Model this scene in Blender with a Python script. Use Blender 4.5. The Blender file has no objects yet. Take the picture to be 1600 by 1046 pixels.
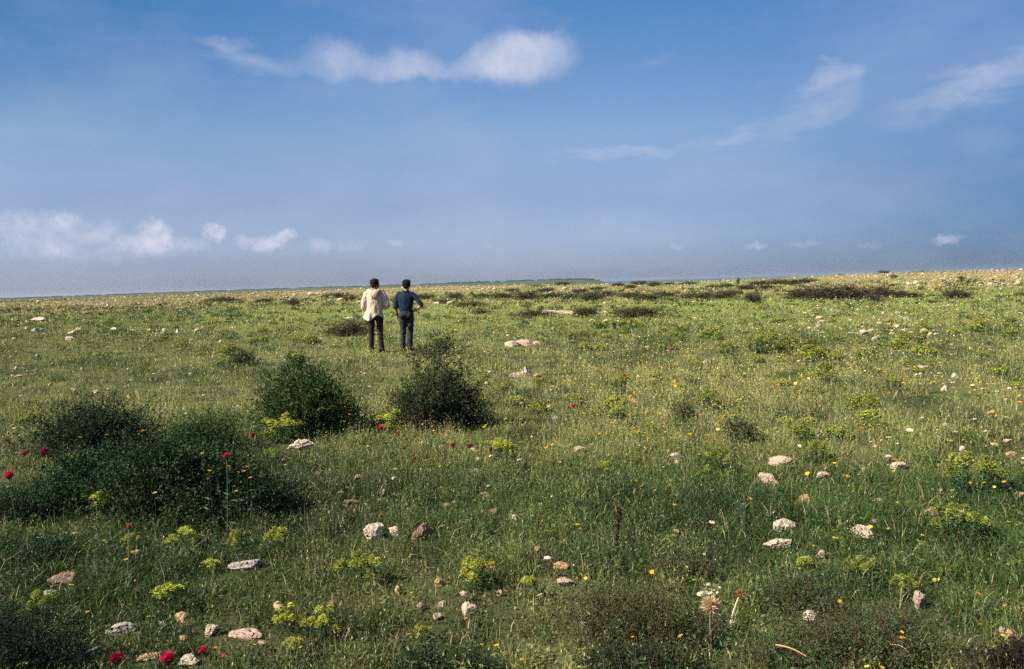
import bpy, bmesh, math, random
import numpy as np
from mathutils import Vector, Matrix

SC = bpy.context.scene
COL = SC.collection
PI = math.pi
RNG = np.random.RandomState(11)

# ------------------------------------------------------------------ helpers: noise
def _hash2(ix, iy, seed):
    n = (ix.astype(np.int64) * 374761393 + iy.astype(np.int64) * 668265263 + seed * 974634777) & 0xFFFFFFFF
    n = ((n ^ (n >> 13)) * 1274126177) & 0xFFFFFFFF
    n = n ^ (n >> 16)
    return (n & 0xFFFF) / 65535.0

def vn2(x, y, seed=0):
    x = np.asarray(x, float); y = np.asarray(y, float)
    ix = np.floor(x); iy = np.floor(y)
    fx = x - ix; fy = y - iy
    fx = fx * fx * (3 - 2 * fx); fy = fy * fy * (3 - 2 * fy)
    a = _hash2(ix, iy, seed); b = _hash2(ix + 1, iy, seed)
    c = _hash2(ix, iy + 1, seed); d = _hash2(ix + 1, iy + 1, seed)
    return (a * (1 - fx) + b * fx) * (1 - fy) + (c * (1 - fx) + d * fx) * fy

def fbm2(x, y, seed=0, octv=4):
    s = 0.0; a = 0.5; t = 0.0
    for k in range(octv):
        s = s + a * vn2(x * 2 ** k + 17.3 * k, y * 2 ** k - 9.1 * k, seed + k); t += a; a *= 0.5
    return s / t

def vn3(p, seed=0):
    x, y, z = p[:, 0], p[:, 1], p[:, 2]
    iz = np.floor(z); f = z - iz; f = f * f * (3 - 2 * f)
    out = np.zeros(len(p))
    for dz, w in ((0, 1 - f), (1, f)):
        k = iz + dz
        out += w * vn2(x + k * 57.31, y + k * 113.77, seed)
    return out

def fbm3(p, seed=0, octv=4):
    s = 0.0; a = 0.5; t = 0.0
    for k in range(octv):
        s = s + a * vn3(p * 2 ** k + 5.7 * k, seed + k); t += a; a *= 0.5
    return s / t

def sstep(a, b, x):
    t = np.clip((np.asarray(x, float) - a) / (b - a), 0, 1)
    return t * t * (3 - 2 * t)

# ------------------------------------------------------------------ camera model (photo pixels, 1600 x 1046)
FPX = 1422.0
CX, CY = 800.0, 523.0
ROLL = math.atan(0.0275)
PITCH = math.atan((CY - 443.0) * math.cos(ROLL) / FPX)
CAM_H = 1.55
_F = np.array((0.0, math.cos(PITCH), -math.sin(PITCH)))
_R0 = np.array((1.0, 0.0, 0.0)); _U0 = np.array((0.0, math.sin(PITCH), math.cos(PITCH)))
_R = math.cos(ROLL) * _R0 - math.sin(ROLL) * _U0
_U = math.cos(ROLL) * _U0 + math.sin(ROLL) * _R0

def ray(px, py):
    return _F + _R * (px - CX) / FPX + _U * (CY - py) / FPX

# ------------------------------------------------------------------ terrain
def land_u(x, y):
    return 800 + 1422 * np.asarray(x, float) / np.maximum(np.asarray(y, float), 1e-3)

U_K = [-800, 0, 250, 500, 700, 930, 1100, 1220, 1350, 1600, 2200]
Z_K = [0.35, 0.35, 0.5, 0.95, 1.00, 0.30, 0.22, 0.55, 1.20, 1.32, 1.3]
UF_K = [-900, 0, 200, 437, 600, 700, 830, 880, 915, 940, 956, 2400]
ZF_K = [-4.2, -3.4, 0.6, 4.6, 5.2, 6.2, 8.4, 8.8, 7.0, 2.5, -12, -12]

def height(x, y):
    x = np.asarray(x, float); y = np.asarray(y, float)
    d = np.sqrt(x * x + y * y)
    u = np.where(y > 1.0, land_u(x, y), 800)
    z = 0.05 * (fbm2(x / 3.1, y / 3.1, 5, 3) - .5) * sstep(2, 5, d)
    z = z + 0.05 * (fbm2(x / 0.9, y / 0.9, 9, 2) - .5) * sstep(30, 8, d)
    z = z + 0.42 * (fbm2(x / 34.0, y / 26.0, 21, 3) - .5) * sstep(30, 110, d)
    zr = np.interp(u, U_K, Z_K)
    z = z + zr * sstep(30, 360, d)
    # the plateau ends about 420 m out and drops away to the sea
    fall = sstep(410, 560, d)
    z = z * (1 - fall) + (-12.0) * fall
    # wooded coast far off on the left
    zf = np.interp(u, UF_K, ZF_K)
    k = sstep(560, 900, d) * (1 - sstep(3300, 3900, d)) * (y > 0) * (u > -850)
    base = np.where(zf > -10, -1.6 - 0.00045 * (d - 900) * sstep(900, 2500, d), -12)
    far = base * (1 - sstep(1900, 3000, d)) + zf * sstep(1900, 3000, d)
    z = z * (1 - k) + far * k
    return z

Z0 = float(height(0.0, 0.0))
CAM = np.array((0.0, 0.0, CAM_H + Z0))

def at(px, py, above=0.0):
    """world point where the line of sight through a photo pixel meets the ground (or a level ABOVE it)"""
    r = ray(px, py)
    z = above
    p = None
    for _ in range(12):
        t = (z - CAM[2]) / min(r[2], -2e-4)
        t = min(t, 395.0)
        p = CAM + r * t
        z = float(height(p[0], p[1])) + above
    return Vector((p[0], p[1], float(height(p[0], p[1]))))

def mpp(p):
    """metres per photo pixel at a world point"""
    return float(np.dot(np.array(p) - CAM, _F)) / FPX

# ------------------------------------------------------------------ mesh assembly
def mesh_np(name, V, F, mat=None, cols=None, smooth=False, mats=None, mi=None):
    """V (n,3); F (m,3) or (m,4) arrays or list of arrays"""
    if not isinstance(F, list): F = [F]
    F = [f for f in F if len(f)]
    me = bpy.data.meshes.new(name)
    V = np.ascontiguousarray(V, dtype=np.float32)
    me.vertices.add(len(V)); me.vertices.foreach_set('co', V.ravel())
    loops = np.concatenate([f.ravel() for f in F]).astype(np.int32)
    tot = np.concatenate([np.full(len(f), f.shape[1], np.int32) for f in F])
    start = np.zeros(len(tot), np.int32); start[1:] = np.cumsum(tot)[:-1]
    me.loops.add(len(loops)); me.loops.foreach_set('vertex_index', loops)
    me.polygons.add(len(tot)); me.polygons.foreach_set('loop_start', start)
    try: me.polygons.foreach_set('loop_total', tot)
    except Exception: pass
    if mats:
        for m in mats: me.materials.append(m)
        if mi is not None: me.polygons.foreach_set('material_index', np.ascontiguousarray(mi, dtype=np.int32))
    elif mat: me.materials.append(mat)
    me.polygons.foreach_set('use_smooth', np.full(len(tot), bool(smooth)))
    if cols is not None:
        c = np.ones((len(V), 4), np.float32); c[:, :3] = cols
        ca = me.color_attributes.new('Col', 'FLOAT_COLOR', 'POINT')
        ca.data.foreach_set('color', c.ravel())
    me.update(calc_edges=True)
    return me

def link(name, me, parent=None, loc=None, rotz=0.0, scale=None):
    o = bpy.data.objects.new(name, me); COL.objects.link(o)
    if parent: o.parent = parent
    if loc is not None: o.location = loc
    if rotz: o.rotation_euler = (0, 0, rotz)
    if scale is not None: o.scale = scale if hasattr(scale, '__len__') else (scale,) * 3
    return o

def tag(o, label=None, cat=None, group=None, kind=None):
    if label: o['label'] = label
    if cat: o['category'] = cat
    if group: o['group'] = group
    if kind: o['kind'] = kind
    return o

def empty(name, loc=(0, 0, 0), rotz=0.0, scale=None):
    o = bpy.data.objects.new(name, None); COL.objects.link(o)
    o.empty_display_size = 0.1
    o.location = loc; o.rotation_euler = (0, 0, rotz)
    if scale is not None: o.scale = scale if hasattr(scale, '__len__') else (scale,) * 3
    return o

def copy_tree(o, parent=None):
    c = o.copy(); COL.objects.link(c)
    if parent is not None: c.parent = parent
    for ch in list(o.children): copy_tree(ch, c)
    return c

class Geo:
    """collects triangles / quads with a colour per vertex and a material slot per face"""
    def __init__(self): self.V = []; self.T = []; self.Q = []; self.C = []; self.n = 0
    def add(self, V, F, col):
        V = np.asarray(V, float); F = np.asarray(F, int)
        if len(V) == 0 or len(F) == 0: return
        self.V.append(V)
        c = np.asarray(col, float)
        if c.ndim == 1: c = np.tile(c, (len(V), 1))
        self.C.append(c)
        (self.T if F.shape[1] == 3 else self.Q).append(F + self.n)
        self.n += len(V)
    def tube(self, pts, rad, col, sides=5, cap=True):
        pts = np.asarray(pts, float); m = len(pts)
        rad = np.broadcast_to(np.asarray(rad, float), (m,))
        tan = np.gradient(pts, axis=0); tan /= np.maximum(np.linalg.norm(tan, axis=1, keepdims=True), 1e-9)
        ref = np.array((0.0, 0.0, 1.0)) if abs(tan[0][2]) < .8 else np.array((1.0, 0.0, 0.0))
        a = np.cross(tan, ref); a /= np.maximum(np.linalg.norm(a, axis=1, keepdims=True), 1e-9)
        b = np.cross(tan, a)
        th = np.linspace(0, 2 * PI, sides, endpoint=False)
        V = (pts[:, None, :] + rad[:, None, None] * (np.cos(th)[None, :, None] * a[:, None, :] + np.sin(th)[None, :, None] * b[:, None, :])).reshape(-1, 3)
        F = []
        for i in range(m - 1):
            for j in range(sides):
                k = (j + 1) % sides
                F.append((i * sides + j, i * sides + k, (i + 1) * sides + k, (i + 1) * sides + j))
        self.add(V, F, col)
        if cap:
            V2 = np.vstack([V[-sides:], pts[-1:] + tan[-1:] * rad[-1] * .5])
            self.add(V2, [(j, (j + 1) % sides, sides) for j in range(sides)], col)
    def leaves(self, P, D, N, L, W, col):
        """diamond leaves: P base (n,3), D direction, N side, length L, width W"""
        n = len(P)
        if n == 0: return
        L = np.broadcast_to(L, (n,))[:, None]; W = np.broadcast_to(W, (n,))[:, None]
        V = np.stack([P, P + D * L * .45 + N * W * .5, P + D * L, P + D * L * .45 - N * W * .5], 1).reshape(-1, 3)
        i = np.arange(n)[:, None] * 4
        c = np.asarray(col, float)
        if c.ndim == 1: c = np.tile(c, (n, 1))
        self.add(V, i + np.array((0, 1, 2, 3)), np.repeat(c, 4, 0))
    def build(self, name, mat, smooth=False):
        F = []
        if self.T: F.append(np.concatenate(self.T))
        if self.Q: F.append(np.concatenate(self.Q))
        return mesh_np(name, np.concatenate(self.V), F, mat, np.concatenate(self.C), smooth)

def unit(v): return v / np.maximum(np.linalg.norm(v, axis=-1, keepdims=True), 1e-9)
def rand_dirs(n, r): return unit(r.normal(size=(n, 3)))
def perp(d, r): return unit(np.cross(d, rand_dirs(len(d), r)))

# ------------------------------------------------------------------ materials
def new_mat(name):
    m = bpy.data.materials.new(name); m.use_nodes = True
    nt = m.node_tree; nt.nodes.clear()
    return m, nt

def nd(nt, typ, **kw):
    n = nt.nodes.new(typ)
    for k, v in kw.items(): setattr(n, k, v)
    return n

def mat_leaf(name, trans=0.25, rough=0.6, spec=0.25, attr=True, base=(.1, .1, .1), vary=0.0):
    m, nt = new_mat(name); L = nt.links
    out = nd(nt, 'ShaderNodeOutputMaterial')
    at_ = nd(nt, 'ShaderNodeAttribute', attribute_name='Col') if attr else nd(nt, 'ShaderNodeRGB')
    if not attr: at_.outputs[0].default_value = (*base, 1)
    src = at_.outputs['Color']
    if vary > 0:
        oi = nd(nt, 'ShaderNodeObjectInfo')
        mr = nd(nt, 'ShaderNodeMapRange'); mr.inputs[3].default_value = 1 - vary; mr.inputs[4].default_value = 1 + vary
        L.new(oi.outputs['Random'], mr.inputs[0])
        mx = nd(nt, 'ShaderNodeVectorMath', operation='SCALE')
        L.new(src, mx.inputs[0]); L.new(mr.outputs[0], mx.inputs[3]); src = mx.outputs[0]
    b = nd(nt, 'ShaderNodeBsdfPrincipled')
    b.inputs['Roughness'].default_value = rough
    b.inputs['Specular IOR Level'].default_value = spec
    L.new(src, b.inputs['Base Color'])
    if trans > 0:
        t = nd(nt, 'ShaderNodeBsdfTranslucent'); L.new(src, t.inputs['Color'])
        mix = nd(nt, 'ShaderNodeMixShader'); mix.inputs[0].default_value = trans
        L.new(b.outputs[0], mix.inputs[1]); L.new(t.outputs[0], mix.inputs[2])
        L.new(mix.outputs[0], out.inputs[0])
    else: L.new(b.outputs[0], out.inputs[0])
    return m

def ramp(nt, stops, interp='LINEAR'):
    r = nd(nt, 'ShaderNodeValToRGB'); e = r.color_ramp.elements
    r.color_ramp.interpolation = interp
    while len(e) > 1: e.remove(e[-1])
    e[0].position = stops[0][0]; e[0].color = (*stops[0][1], 1)
    for p, c in stops[1:]:
        k = e.new(p); k.color = (*c, 1)
    return r

def mat_stone(name, c1, c2, dark, lichen):
    m, nt = new_mat(name); L = nt.links
    out = nd(nt, 'ShaderNodeOutputMaterial'); b = nd(nt, 'ShaderNodeBsdfPrincipled')
    b.inputs['Roughness'].default_value = .9; b.inputs['Specular IOR Level'].default_value = .15
    tc = nd(nt, 'ShaderNodeTexCoord'); oi = nd(nt, 'ShaderNodeObjectInfo')
    ad = nd(nt, 'ShaderNodeVectorMath', operation='ADD')
    sc = nd(nt, 'ShaderNodeVectorMath', operation='SCALE'); sc.inputs[3].default_value = 37.0
    cx = nd(nt, 'ShaderNodeCombineXYZ')
    for i in range(3): L.new(oi.outputs['Random'], cx.inputs[i])
    L.new(cx.outputs[0], sc.inputs[0]); L.new(tc.outputs['Object'], ad.inputs[0]); L.new(sc.outputs[0], ad.inputs[1])
    n1 = nd(nt, 'ShaderNodeTexNoise'); n1.inputs['Scale'].default_value = 2.2; n1.inputs['Detail'].default_value = 8; n1.inputs['Roughness'].default_value = .65
    n2 = nd(nt, 'ShaderNodeTexNoise'); n2.inputs['Scale'].default_value = 6.5; n2.inputs['Detail'].default_value = 5
    n3 = nd(nt, 'ShaderNodeTexVoronoi'); n3.inputs['Scale'].default_value = 9
    for n in (n1, n2, n3): L.new(ad.outputs[0], n.inputs['Vector'])
    r1 = ramp(nt, [(.32, c2), (.62, c1)]); L.new(n1.outputs['Fac'], r1.inputs[0])
    r2 = ramp(nt, [(.52, (0, 0, 0)), (.66, (1, 1, 1))]); L.new(n2.outputs['Fac'], r2.inputs[0])
    mx = nd(nt, 'ShaderNodeMixRGB'); L.new(r2.outputs[0], mx.inputs[0]); L.new(r1.outputs[0], mx.inputs[1]); mx.inputs[2].default_value = (*lichen, 1)
    r3 = ramp(nt, [(.05, (1, 1, 1)), (.19, (0, 0, 0))]); L.new(n3.outputs['Distance'], r3.inputs[0])
    mx2 = nd(nt, 'ShaderNodeMixRGB'); L.new(r3.outputs[0], mx2.inputs[0]); L.new(mx.outputs[0], mx2.inputs[1]); mx2.inputs[2].default_value = (*dark, 1)
    L.new(mx2.outputs[0], b.inputs['Base Color'])
    bp = nd(nt, 'ShaderNodeBump'); bp.inputs['Strength'].default_value = .7; bp.inputs['Distance'].default_value = .06
    L.new(n1.outputs['Fac'], bp.inputs['Height']); L.new(bp.outputs[0], b.inputs['Normal'])
    L.new(b.outputs[0], out.inputs[0])
    return m

def mat_cloth(name, col, scale=60, var=.15, rough=.85, bump=.15):
    m, nt = new_mat(name); L = nt.links
    out = nd(nt, 'ShaderNodeOutputMaterial'); b = nd(nt, 'ShaderNodeBsdfPrincipled')
    b.inputs['Roughness'].default_value = rough; b.inputs['Specular IOR Level'].default_value = .2
    tc = nd(nt, 'ShaderNodeTexCoord')
    n = nd(nt, 'ShaderNodeTexNoise'); n.inputs['Scale'].default_value = 5; n.inputs['Detail'].default_value = 6
    L.new(tc.outputs['Object'], n.inputs['Vector'])
    r = ramp(nt, [(.3, tuple(c * (1 - var) for c in col)), (.7, tuple(min(1, c * (1 + var)) for c in col))])
    L.new(n.outputs['Fac'], r.inputs[0]); L.new(r.outputs[0], b.inputs['Base Color'])
    n2 = nd(nt, 'ShaderNodeTexNoise'); n2.inputs['Scale'].default_value = scale; n2.inputs['Detail'].default_value = 3
    L.new(tc.outputs['Object'], n2.inputs['Vector'])
    bp = nd(nt, 'ShaderNodeBump'); bp.inputs['Strength'].default_value = bump; bp.inputs['Distance'].default_value = .01
    L.new(n2.outputs['Fac'], bp.inputs['Height']); L.new(bp.outputs[0], b.inputs['Normal'])
    L.new(b.outputs[0], out.inputs[0])
    return m

M = {}
M['leaf'] = mat_leaf('leaf', .28, .6, .18)
M['grass'] = mat_leaf('grass', .28, .6, .2)
M['shrub'] = mat_leaf('shrub_leaf', .22, .65, .12, vary=.15)
M['petal'] = mat_leaf('petal', .3, .7, .1, vary=.28)
M['wood'] = mat_leaf('twig', 0, .9, .1)
WHITE = mat_stone('pale_limestone', (.62, .49, .37), (.42, .32, .235), (.09, .065, .045), (.32, .26, .19))
PINK = mat_stone('pinkish_limestone', (.50, .36, .27), (.37, .255, .185), (.09, .06, .045), (.29, .23, .18))
OCHRE = mat_stone('ochre_stone', (.50, .31, .16), (.37, .21, .10), (.10, .06, .03), (.42, .32, .22))
BROWN = mat_stone('brown_stone', (.27, .175, .12), (.17, .105, .07), (.04, .028, .02), (.24, .19, .14))
GREY = mat_stone('grey_limestone', (.42, .36, .32), (.27, .23, .21), (.08, .065, .06), (.28, .25, .22))
STONE = dict(w=WHITE, p=PINK, o=OCHRE, b=BROWN, g=GREY)
# ------------------------------------------------------------------ colour of the sward, by place (plant colours, with vignetting painted in on the left)
def zone(x, y):
    """dryness 0..1, lushness of far meadow, tan share"""
    d = np.sqrt(x * x + y * y); u = land_u(x, y)
    n = fbm2(x / 2.3, y / 2.9, 31, 4); n2 = fbm2(x / 7.0, y / 9.0, 37, 3)
    right = sstep(330, 760, u)
    dry = .26 + .56 * sstep(6.0, 12, d) * (1 - sstep(19, 27, d)) * (.40 + .60 * right)
    dry = dry + 1.35 * (n - .5) + .5 * (n2 - .5)
    dry = dry - .06 * (1 - sstep(6.5, 10, d)) - .20 * (1 - sstep(7, 12, d)) * (1 - sstep(200, 620, u))
    meadow = sstep(21, 30, d)
    dry = dry * (1 - meadow) + meadow * (.22 + .9 * (n2 - .5))
    nb = fbm2(x / 26.0, y / 13.0, 41, 3)
    tan = sstep(.50, .62, nb + .10 * sstep(75, 140, d)) * sstep(48, 90, d)
    band = np.exp(-((u - 740) / 140) ** 2) * sstep(85, 130, d) + sstep(1240, 1330, u) * sstep(95, 125, d) * (1 - .5 * sstep(220, 300, d))
    tan = np.clip(.55 * tan + .75 * band * sstep(.38, .52, nb), 0, 1)
    return np.clip(dry, 0, 1), meadow, tan

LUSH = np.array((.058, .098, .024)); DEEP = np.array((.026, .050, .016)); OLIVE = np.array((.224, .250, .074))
MEAD = np.array((.188, .228, .060)); STRAW = np.array((.48, .40, .20)); TAN = np.array((.32, .24, .125)); BLUEG = np.array((.060, .108, .056))

def sward(x, y, r=None):
    dry, mead, tan = zone(x, y)
    d = np.sqrt(x * x + y * y)
    n = fbm2(x / .8, y / 1.0, 51, 3)[:, None]
    c = LUSH * (1 - dry[:, None]) + OLIVE * dry[:, None]
    c = c + (DEEP - c) * (sstep(.54, .36, n) * .7)
    c = c * (1 - .36 * (1 - sstep(6.5, 11, d)) * (1 - sstep(420, 900, land_u(x, y))))[:, None]      # lens vignetting at lower left, painted into the plant colours
    lf = 1 - sstep(150, 620, land_u(x, y))  # falloff towards the left edge, put into the meadow colour
    mcol = MEAD[None, :] * (1 - .45 * lf[:, None]) * (1 - dry[:, None] * .3) + OLIVE * dry[:, None] * .3
    c = c * (1 - mead[:, None]) + mcol * mead[:, None]
    c = c * (1 - tan[:, None]) + TAN * tan[:, None]
    return c

# ------------------------------------------------------------------ ground sheet
def build_ground():
    az = np.concatenate([np.arange(-180, -60, 6.0), np.arange(-60, -36, 1.2), np.arange(-36, 36, .25), np.arange(36, 60, 1.2), np.arange(60, 180, 6.0)]) * PI / 180
    dd = np.concatenate([[0.0], np.geomspace(.35, 3.0, 14), np.geomspace(3.1, 30, 130), np.geomspace(30.6, 600, 170), np.geomspace(612, 4200, 90), np.geomspace(4400, 16000, 12)])
    A, D = np.meshgrid(az, dd)
    X = (D * np.sin(A)); Y = (D * np.cos(A))
    Z = height(X, Y)
    V = np.stack([X, Y, Z], -1).reshape(-1, 3)
    na = len(az); nr = len(dd)
    i, j = np.meshgrid(np.arange(nr - 1), np.arange(na), indexing='ij')
    k = (j + 1) % na
    F = np.stack([i * na + j, i * na + k, (i + 1) * na + k, (i + 1) * na + j], -1).reshape(-1, 4)[:, ::-1]
    x, y = V[:, 0], V[:, 1]
    d = np.sqrt(x * x + y * y)
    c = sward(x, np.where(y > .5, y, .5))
    n = fbm2(x / .35, y / .35, 61, 3)[:, None]
    soil = np.array((.062, .052, .028)) * (.5 + .9 * n)
    near = 1 - sstep(12, 60, d)[:, None]
    c = c * (1 - near * .65) + soil * near * .65
    far = sstep(450, 700, d)[:, None]
    c = c * (1 - far) + np.array((.062, .085, .036)) * far
    m, nt = new_mat('turf_and_soil'); L = nt.links
    out = nd(nt, 'ShaderNodeOutputMaterial'); b = nd(nt, 'ShaderNodeBsdfPrincipled')
    b.inputs['Roughness'].default_value = 1.0; b.inputs['Specular IOR Level'].default_value = .05
    a = nd(nt, 'ShaderNodeAttribute', attribute_name='Col'); tc = nd(nt, 'ShaderNodeTexCoord')
    n1 = nd(nt, 'ShaderNodeTexNoise'); n1.inputs['Scale'].default_value = .9; n1.inputs['Detail'].default_value = 9; n1.inputs['Roughness'].default_value = .7
    n2 = nd(nt, 'ShaderNodeTexNoise'); n2.inputs['Scale'].default_value = 28; n2.inputs['Detail'].default_value = 5
    L.new(tc.outputs['Object'], n1.inputs['Vector']); L.new(tc.outputs['Object'], n2.inputs['Vector'])
    r1 = ramp(nt, [(.3, (.6, .6, .6)), (.7, (1.35, 1.35, 1.35))]); L.new(n1.outputs['Fac'], r1.inputs[0])
    r2 = ramp(nt, [(.3, (.55, .55, .55)), (.7, (1.3, 1.3, 1.3))]); L.new(n2.outputs['Fac'], r2.inputs[0])
    m1 = nd(nt, 'ShaderNodeMixRGB', blend_type='MULTIPLY'); m1.inputs[0].default_value = 1
    m2 = nd(nt, 'ShaderNodeMixRGB', blend_type='MULTIPLY'); m2.inputs[0].default_value = .8
    L.new(a.outputs['Color'], m1.inputs[1]); L.new(r1.outputs[0], m1.inputs[2]); L.new(m1.outputs[0], m2.inputs[1]); L.new(r2.outputs[0], m2.inputs[2])
    L.new(m2.outputs[0], b.inputs['Base Color'])
    bp = nd(nt, 'ShaderNodeBump'); bp.inputs['Strength'].default_value = .6; bp.inputs['Distance'].default_value = .03
    L.new(n2.outputs['Fac'], bp.inputs['Height']); L.new(bp.outputs[0], b.inputs['Normal']); L.new(b.outputs[0], out.inputs[0])
    g = link('ground', mesh_np('ground', V, F, m, c, smooth=True))
    tag(g, 'open grassy steppe running out to the horizon', 'ground', kind='structure')
build_ground()

def build_sea():
    n = 96; R = 15500.0
    th = np.linspace(0, 2 * PI, n, endpoint=False)
    V = np.vstack([[0, 0, -7.0], np.stack([R * np.sin(th), R * np.cos(th), np.full(n, -7.0)], 1)])
    F = np.array([(0, 1 + (j + 1) % n, 1 + j) for j in range(n)])
    m, nt = new_mat('sea_water'); L = nt.links
    out = nd(nt, 'ShaderNodeOutputMaterial'); b = nd(nt, 'ShaderNodeBsdfPrincipled')
    b.inputs['Base Color'].default_value = (.03, .085, .17, 1); b.inputs['Roughness'].default_value = .7
    b.inputs['Specular IOR Level'].default_value = .08
    tc = nd(nt, 'ShaderNodeTexCoord'); n1 = nd(nt, 'ShaderNodeTexNoise'); n1.inputs['Scale'].default_value = .05; n1.inputs['Detail'].default_value = 6
    L.new(tc.outputs['Object'], n1.inputs['Vector'])
    bp = nd(nt, 'ShaderNodeBump'); bp.inputs['Strength'].default_value = .8; bp.inputs['Distance'].default_value = 3
    L.new(n1.outputs['Fac'], bp.inputs['Height']); L.new(bp.outputs[0], b.inputs['Normal']); L.new(b.outputs[0], out.inputs[0])
    s = link('sea', mesh_np('sea', V, F, m)); tag(s, 'blue strip of sea beyond the edge of the plain', 'sea', kind='structure')
build_sea()

def build_far_woods():
    r = np.random.RandomState(5); g = Geo()
    bm = bmesh.new(); bmesh.ops.create_icosphere(bm, subdivisions=2, radius=1)
    sv = np.array([v.co[:] for v in bm.verts]); sf = np.array([[v.index for v in f.verts] for f in bm.faces]); bm.free()
    for i in range(620):
        u = r.uniform(-250, 938); D = r.uniform(2700, 3150)
        dens = fbm2(np.array([u / 60.0]), np.array([0.0]), 3, 3)[0]
        edge = 1.0 if u > 690 else (.55 if u > 200 else .6)
        if r.rand() > edge * (.35 + dens): continue
        y = D / math.sqrt(1 + ((u - 800) / FPX) ** 2); x = (u - 800) / FPX * y
        z = float(height(x, y))
        hgt = r.uniform(2.2, 4.2) * (1.25 if 700 < u < 925 else .8); w = r.uniform(5, 16)
        k = sv * (1 + .5 * (fbm3(sv * 1.6 + i * 3.1, 7, 2) - .5))[:, None]
        V = k * (w, w * .8, hgt * .6) + (x, y, z + hgt * .35)
        c = np.array((.030, .048, .022)) * r.uniform(.7, 1.3)
        g.add(V, sf, c)
    o = link('far_woods', g.build('far_woods', M['leaf']))
    tag(o, 'low line of woods along the far headland', 'woods', kind='stuff')
build_far_woods()

# ------------------------------------------------------------------ stones
def stone_mesh(seed, mat, sub=4, flat=.6, rough=.35, jag=0.0):
    r = np.random.RandomState(seed)
    bm = bmesh.new(); bmesh.ops.create_icosphere(bm, subdivisions=sub, radius=1)
    v = np.array([q.co[:] for q in bm.verts]); f = np.array([[q.index for q in k.verts] for k in bm.faces]); bm.free()
    # blocky: cut by random planes
    for k in range(13):
        n = unit(r.normal(size=3) * (1, 1, .9)); h = r.uniform(.42, .85)
        s = v @ n; v = np.where((s > h)[:, None], v - ((s - h) * .94)[:, None] * n, v)
    v = v * (1 + rough * (fbm3(v * 1.5 + seed * 3.7, seed, 4) - .5))[:, None]
    v = v * (1 + .75 * rough * (fbm3(v * 5.0 + seed * 1.7, seed + 5, 3) - .5))[:, None]
    if sub > 3: v = v * (1 -   .45 * rough * np.maximum(0, .40 - np.abs(fbm3(v * 3.4 + seed * 2.3, seed + 7, 2) - .5) * 5))[:, None]
    if jag: v[:, 2] += jag * np.maximum(0, fbm3(v * (2.6, 2.6, .5) + seed, seed + 9, 3) - .45) * 2.2 * (v[:, 2] > 0)
    v = v * (1, r.uniform(.75, .95), flat)
    w = np.abs(v[:, 0]).max(); v /= w
    return mesh_np('stone', v, f, mat, smooth=(sub < 3))
_st = {}; STONES = []
def stone(px, py, w, h, col, label, group=None, sub=3, seed=None, name='stone', jag=0.0, tilt=0.0):
    """px, py: foot of the stone in the photo; w, h its size there in photo pixels"""
    p = at(px, py); k = mpp(p); W = w * k; Hh = h * k
    s = int(abs(px * 7 + py * 13)) if seed is None else seed
    key = (col, s % 7, sub, jag) if seed is None else (col, s, sub, jag)
    if key not in _st: _st[key] = stone_mesh(s % 7 + 10 * ord(col) if seed is None else s, STONE[col], sub, .62, .38, jag)
    o = link(name, _st[key])
    me = _st[key]
    zs = np.empty(len(me.vertices) * 3, np.float32); me.vertices.foreach_get('co', zs); z = zs.reshape(-1, 3)[:, 2]
    rot = (s * 1.37) % 6.28
    o.rotation_euler = (0, tilt, rot if W < .12 or w / max(h, 1) < 1.9 else ((s % 5) - 2) * .12)
    sx = W * .56
    sink = math.sin(math.atan2(CAM_H, max(p.y, 1)))
    vis = max(.40 * Hh, Hh - .66 * W * sink) * .92 + .014      # part standing out of the turf
    if p.y < 34: STONES.append((p.x, p.y + .25 * W, W * .56))
    sz = vis * 1.35 / (z.max() - z.min())
    o.scale = (sx, sx * .95 if w / max(h, 1) < 1.9 else sx * .75, sz)
    o.location = (p.x, p.y + .25 * W, p.z + vis - z.max() * sz)
    tag(o, label, 'stone', group)
    return o

S = stone
# the foreground, each where it lies
S(584, 843, 42, 27, 'w', 'white weathered rock on the left of a touching pair in the foreground grass', sub=5, seed=301)
S(616, 839, 28, 18, 'w', 'smaller pale rock touching the right side of the white weathered rock', sub=4, seed=302)
S(660, 846, 36, 32, 'b', 'rough brown rock just right of the touching pale pair', sub=5, seed=303, jag=.5)
S(383, 893, 56, 24, 'g', 'long flat grey limestone block lying below the dark bush at lower left', sub=5, seed=304)
S(1226, 834, 38, 27, 'w', 'pale tilted rock, upper one of two close white rocks at right', sub=5, seed=305, tilt=.25)
S(1224, 860, 50, 21, 'w', 'long pale pitted rock, lower one of two close white rocks at right', sub=5, seed=306)
S(1352, 843, 42, 26, 'w', 'white knobbly rock with a smaller buff stone behind its right shoulder', sub=5, seed=307)
S(1371, 826, 24, 15, 'p', 'buff stone behind the right shoulder of the white knobbly rock', sub=4)
S(1404, 825, 26, 15, 'o', 'ochre stone right of the white knobbly rock', sub=4)
S(1456, 810, 21, 17, 'o', 'bright orange stone beside the left edge of a dull spurge clump', sub=4)
S(1545, 827, 21, 12, 'p', 'buff stone against the right side of a dull spurge clump', sub=4)
S(1594, 811, 16, 9, 'o', 'small orange stone at the right edge of the picture', sub=3)
S(1202, 757, 34, 19, 'p', 'pinkish grey rock, lower left of two similar boulders', sub=4)
S(1221, 730, 40, 20, 'p', 'low pinkish grey rock, upper right of two similar boulders', sub=4)
S(1288, 749, 20, 11, 'w', 'white pointed stone right of the two pinkish boulders', sub=4)
S(1256, 787, 23, 15, 'o', 'pink and ochre stone below the two pinkish boulders', sub=4)
S(1407, 735, 27, 13, 'w', 'clean white stone alone in the grass left of the big spurge', sub=4)
S(1505, 708, 15, 11, 'w', 'white stone just behind the top of the big spurge', sub=3)
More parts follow.
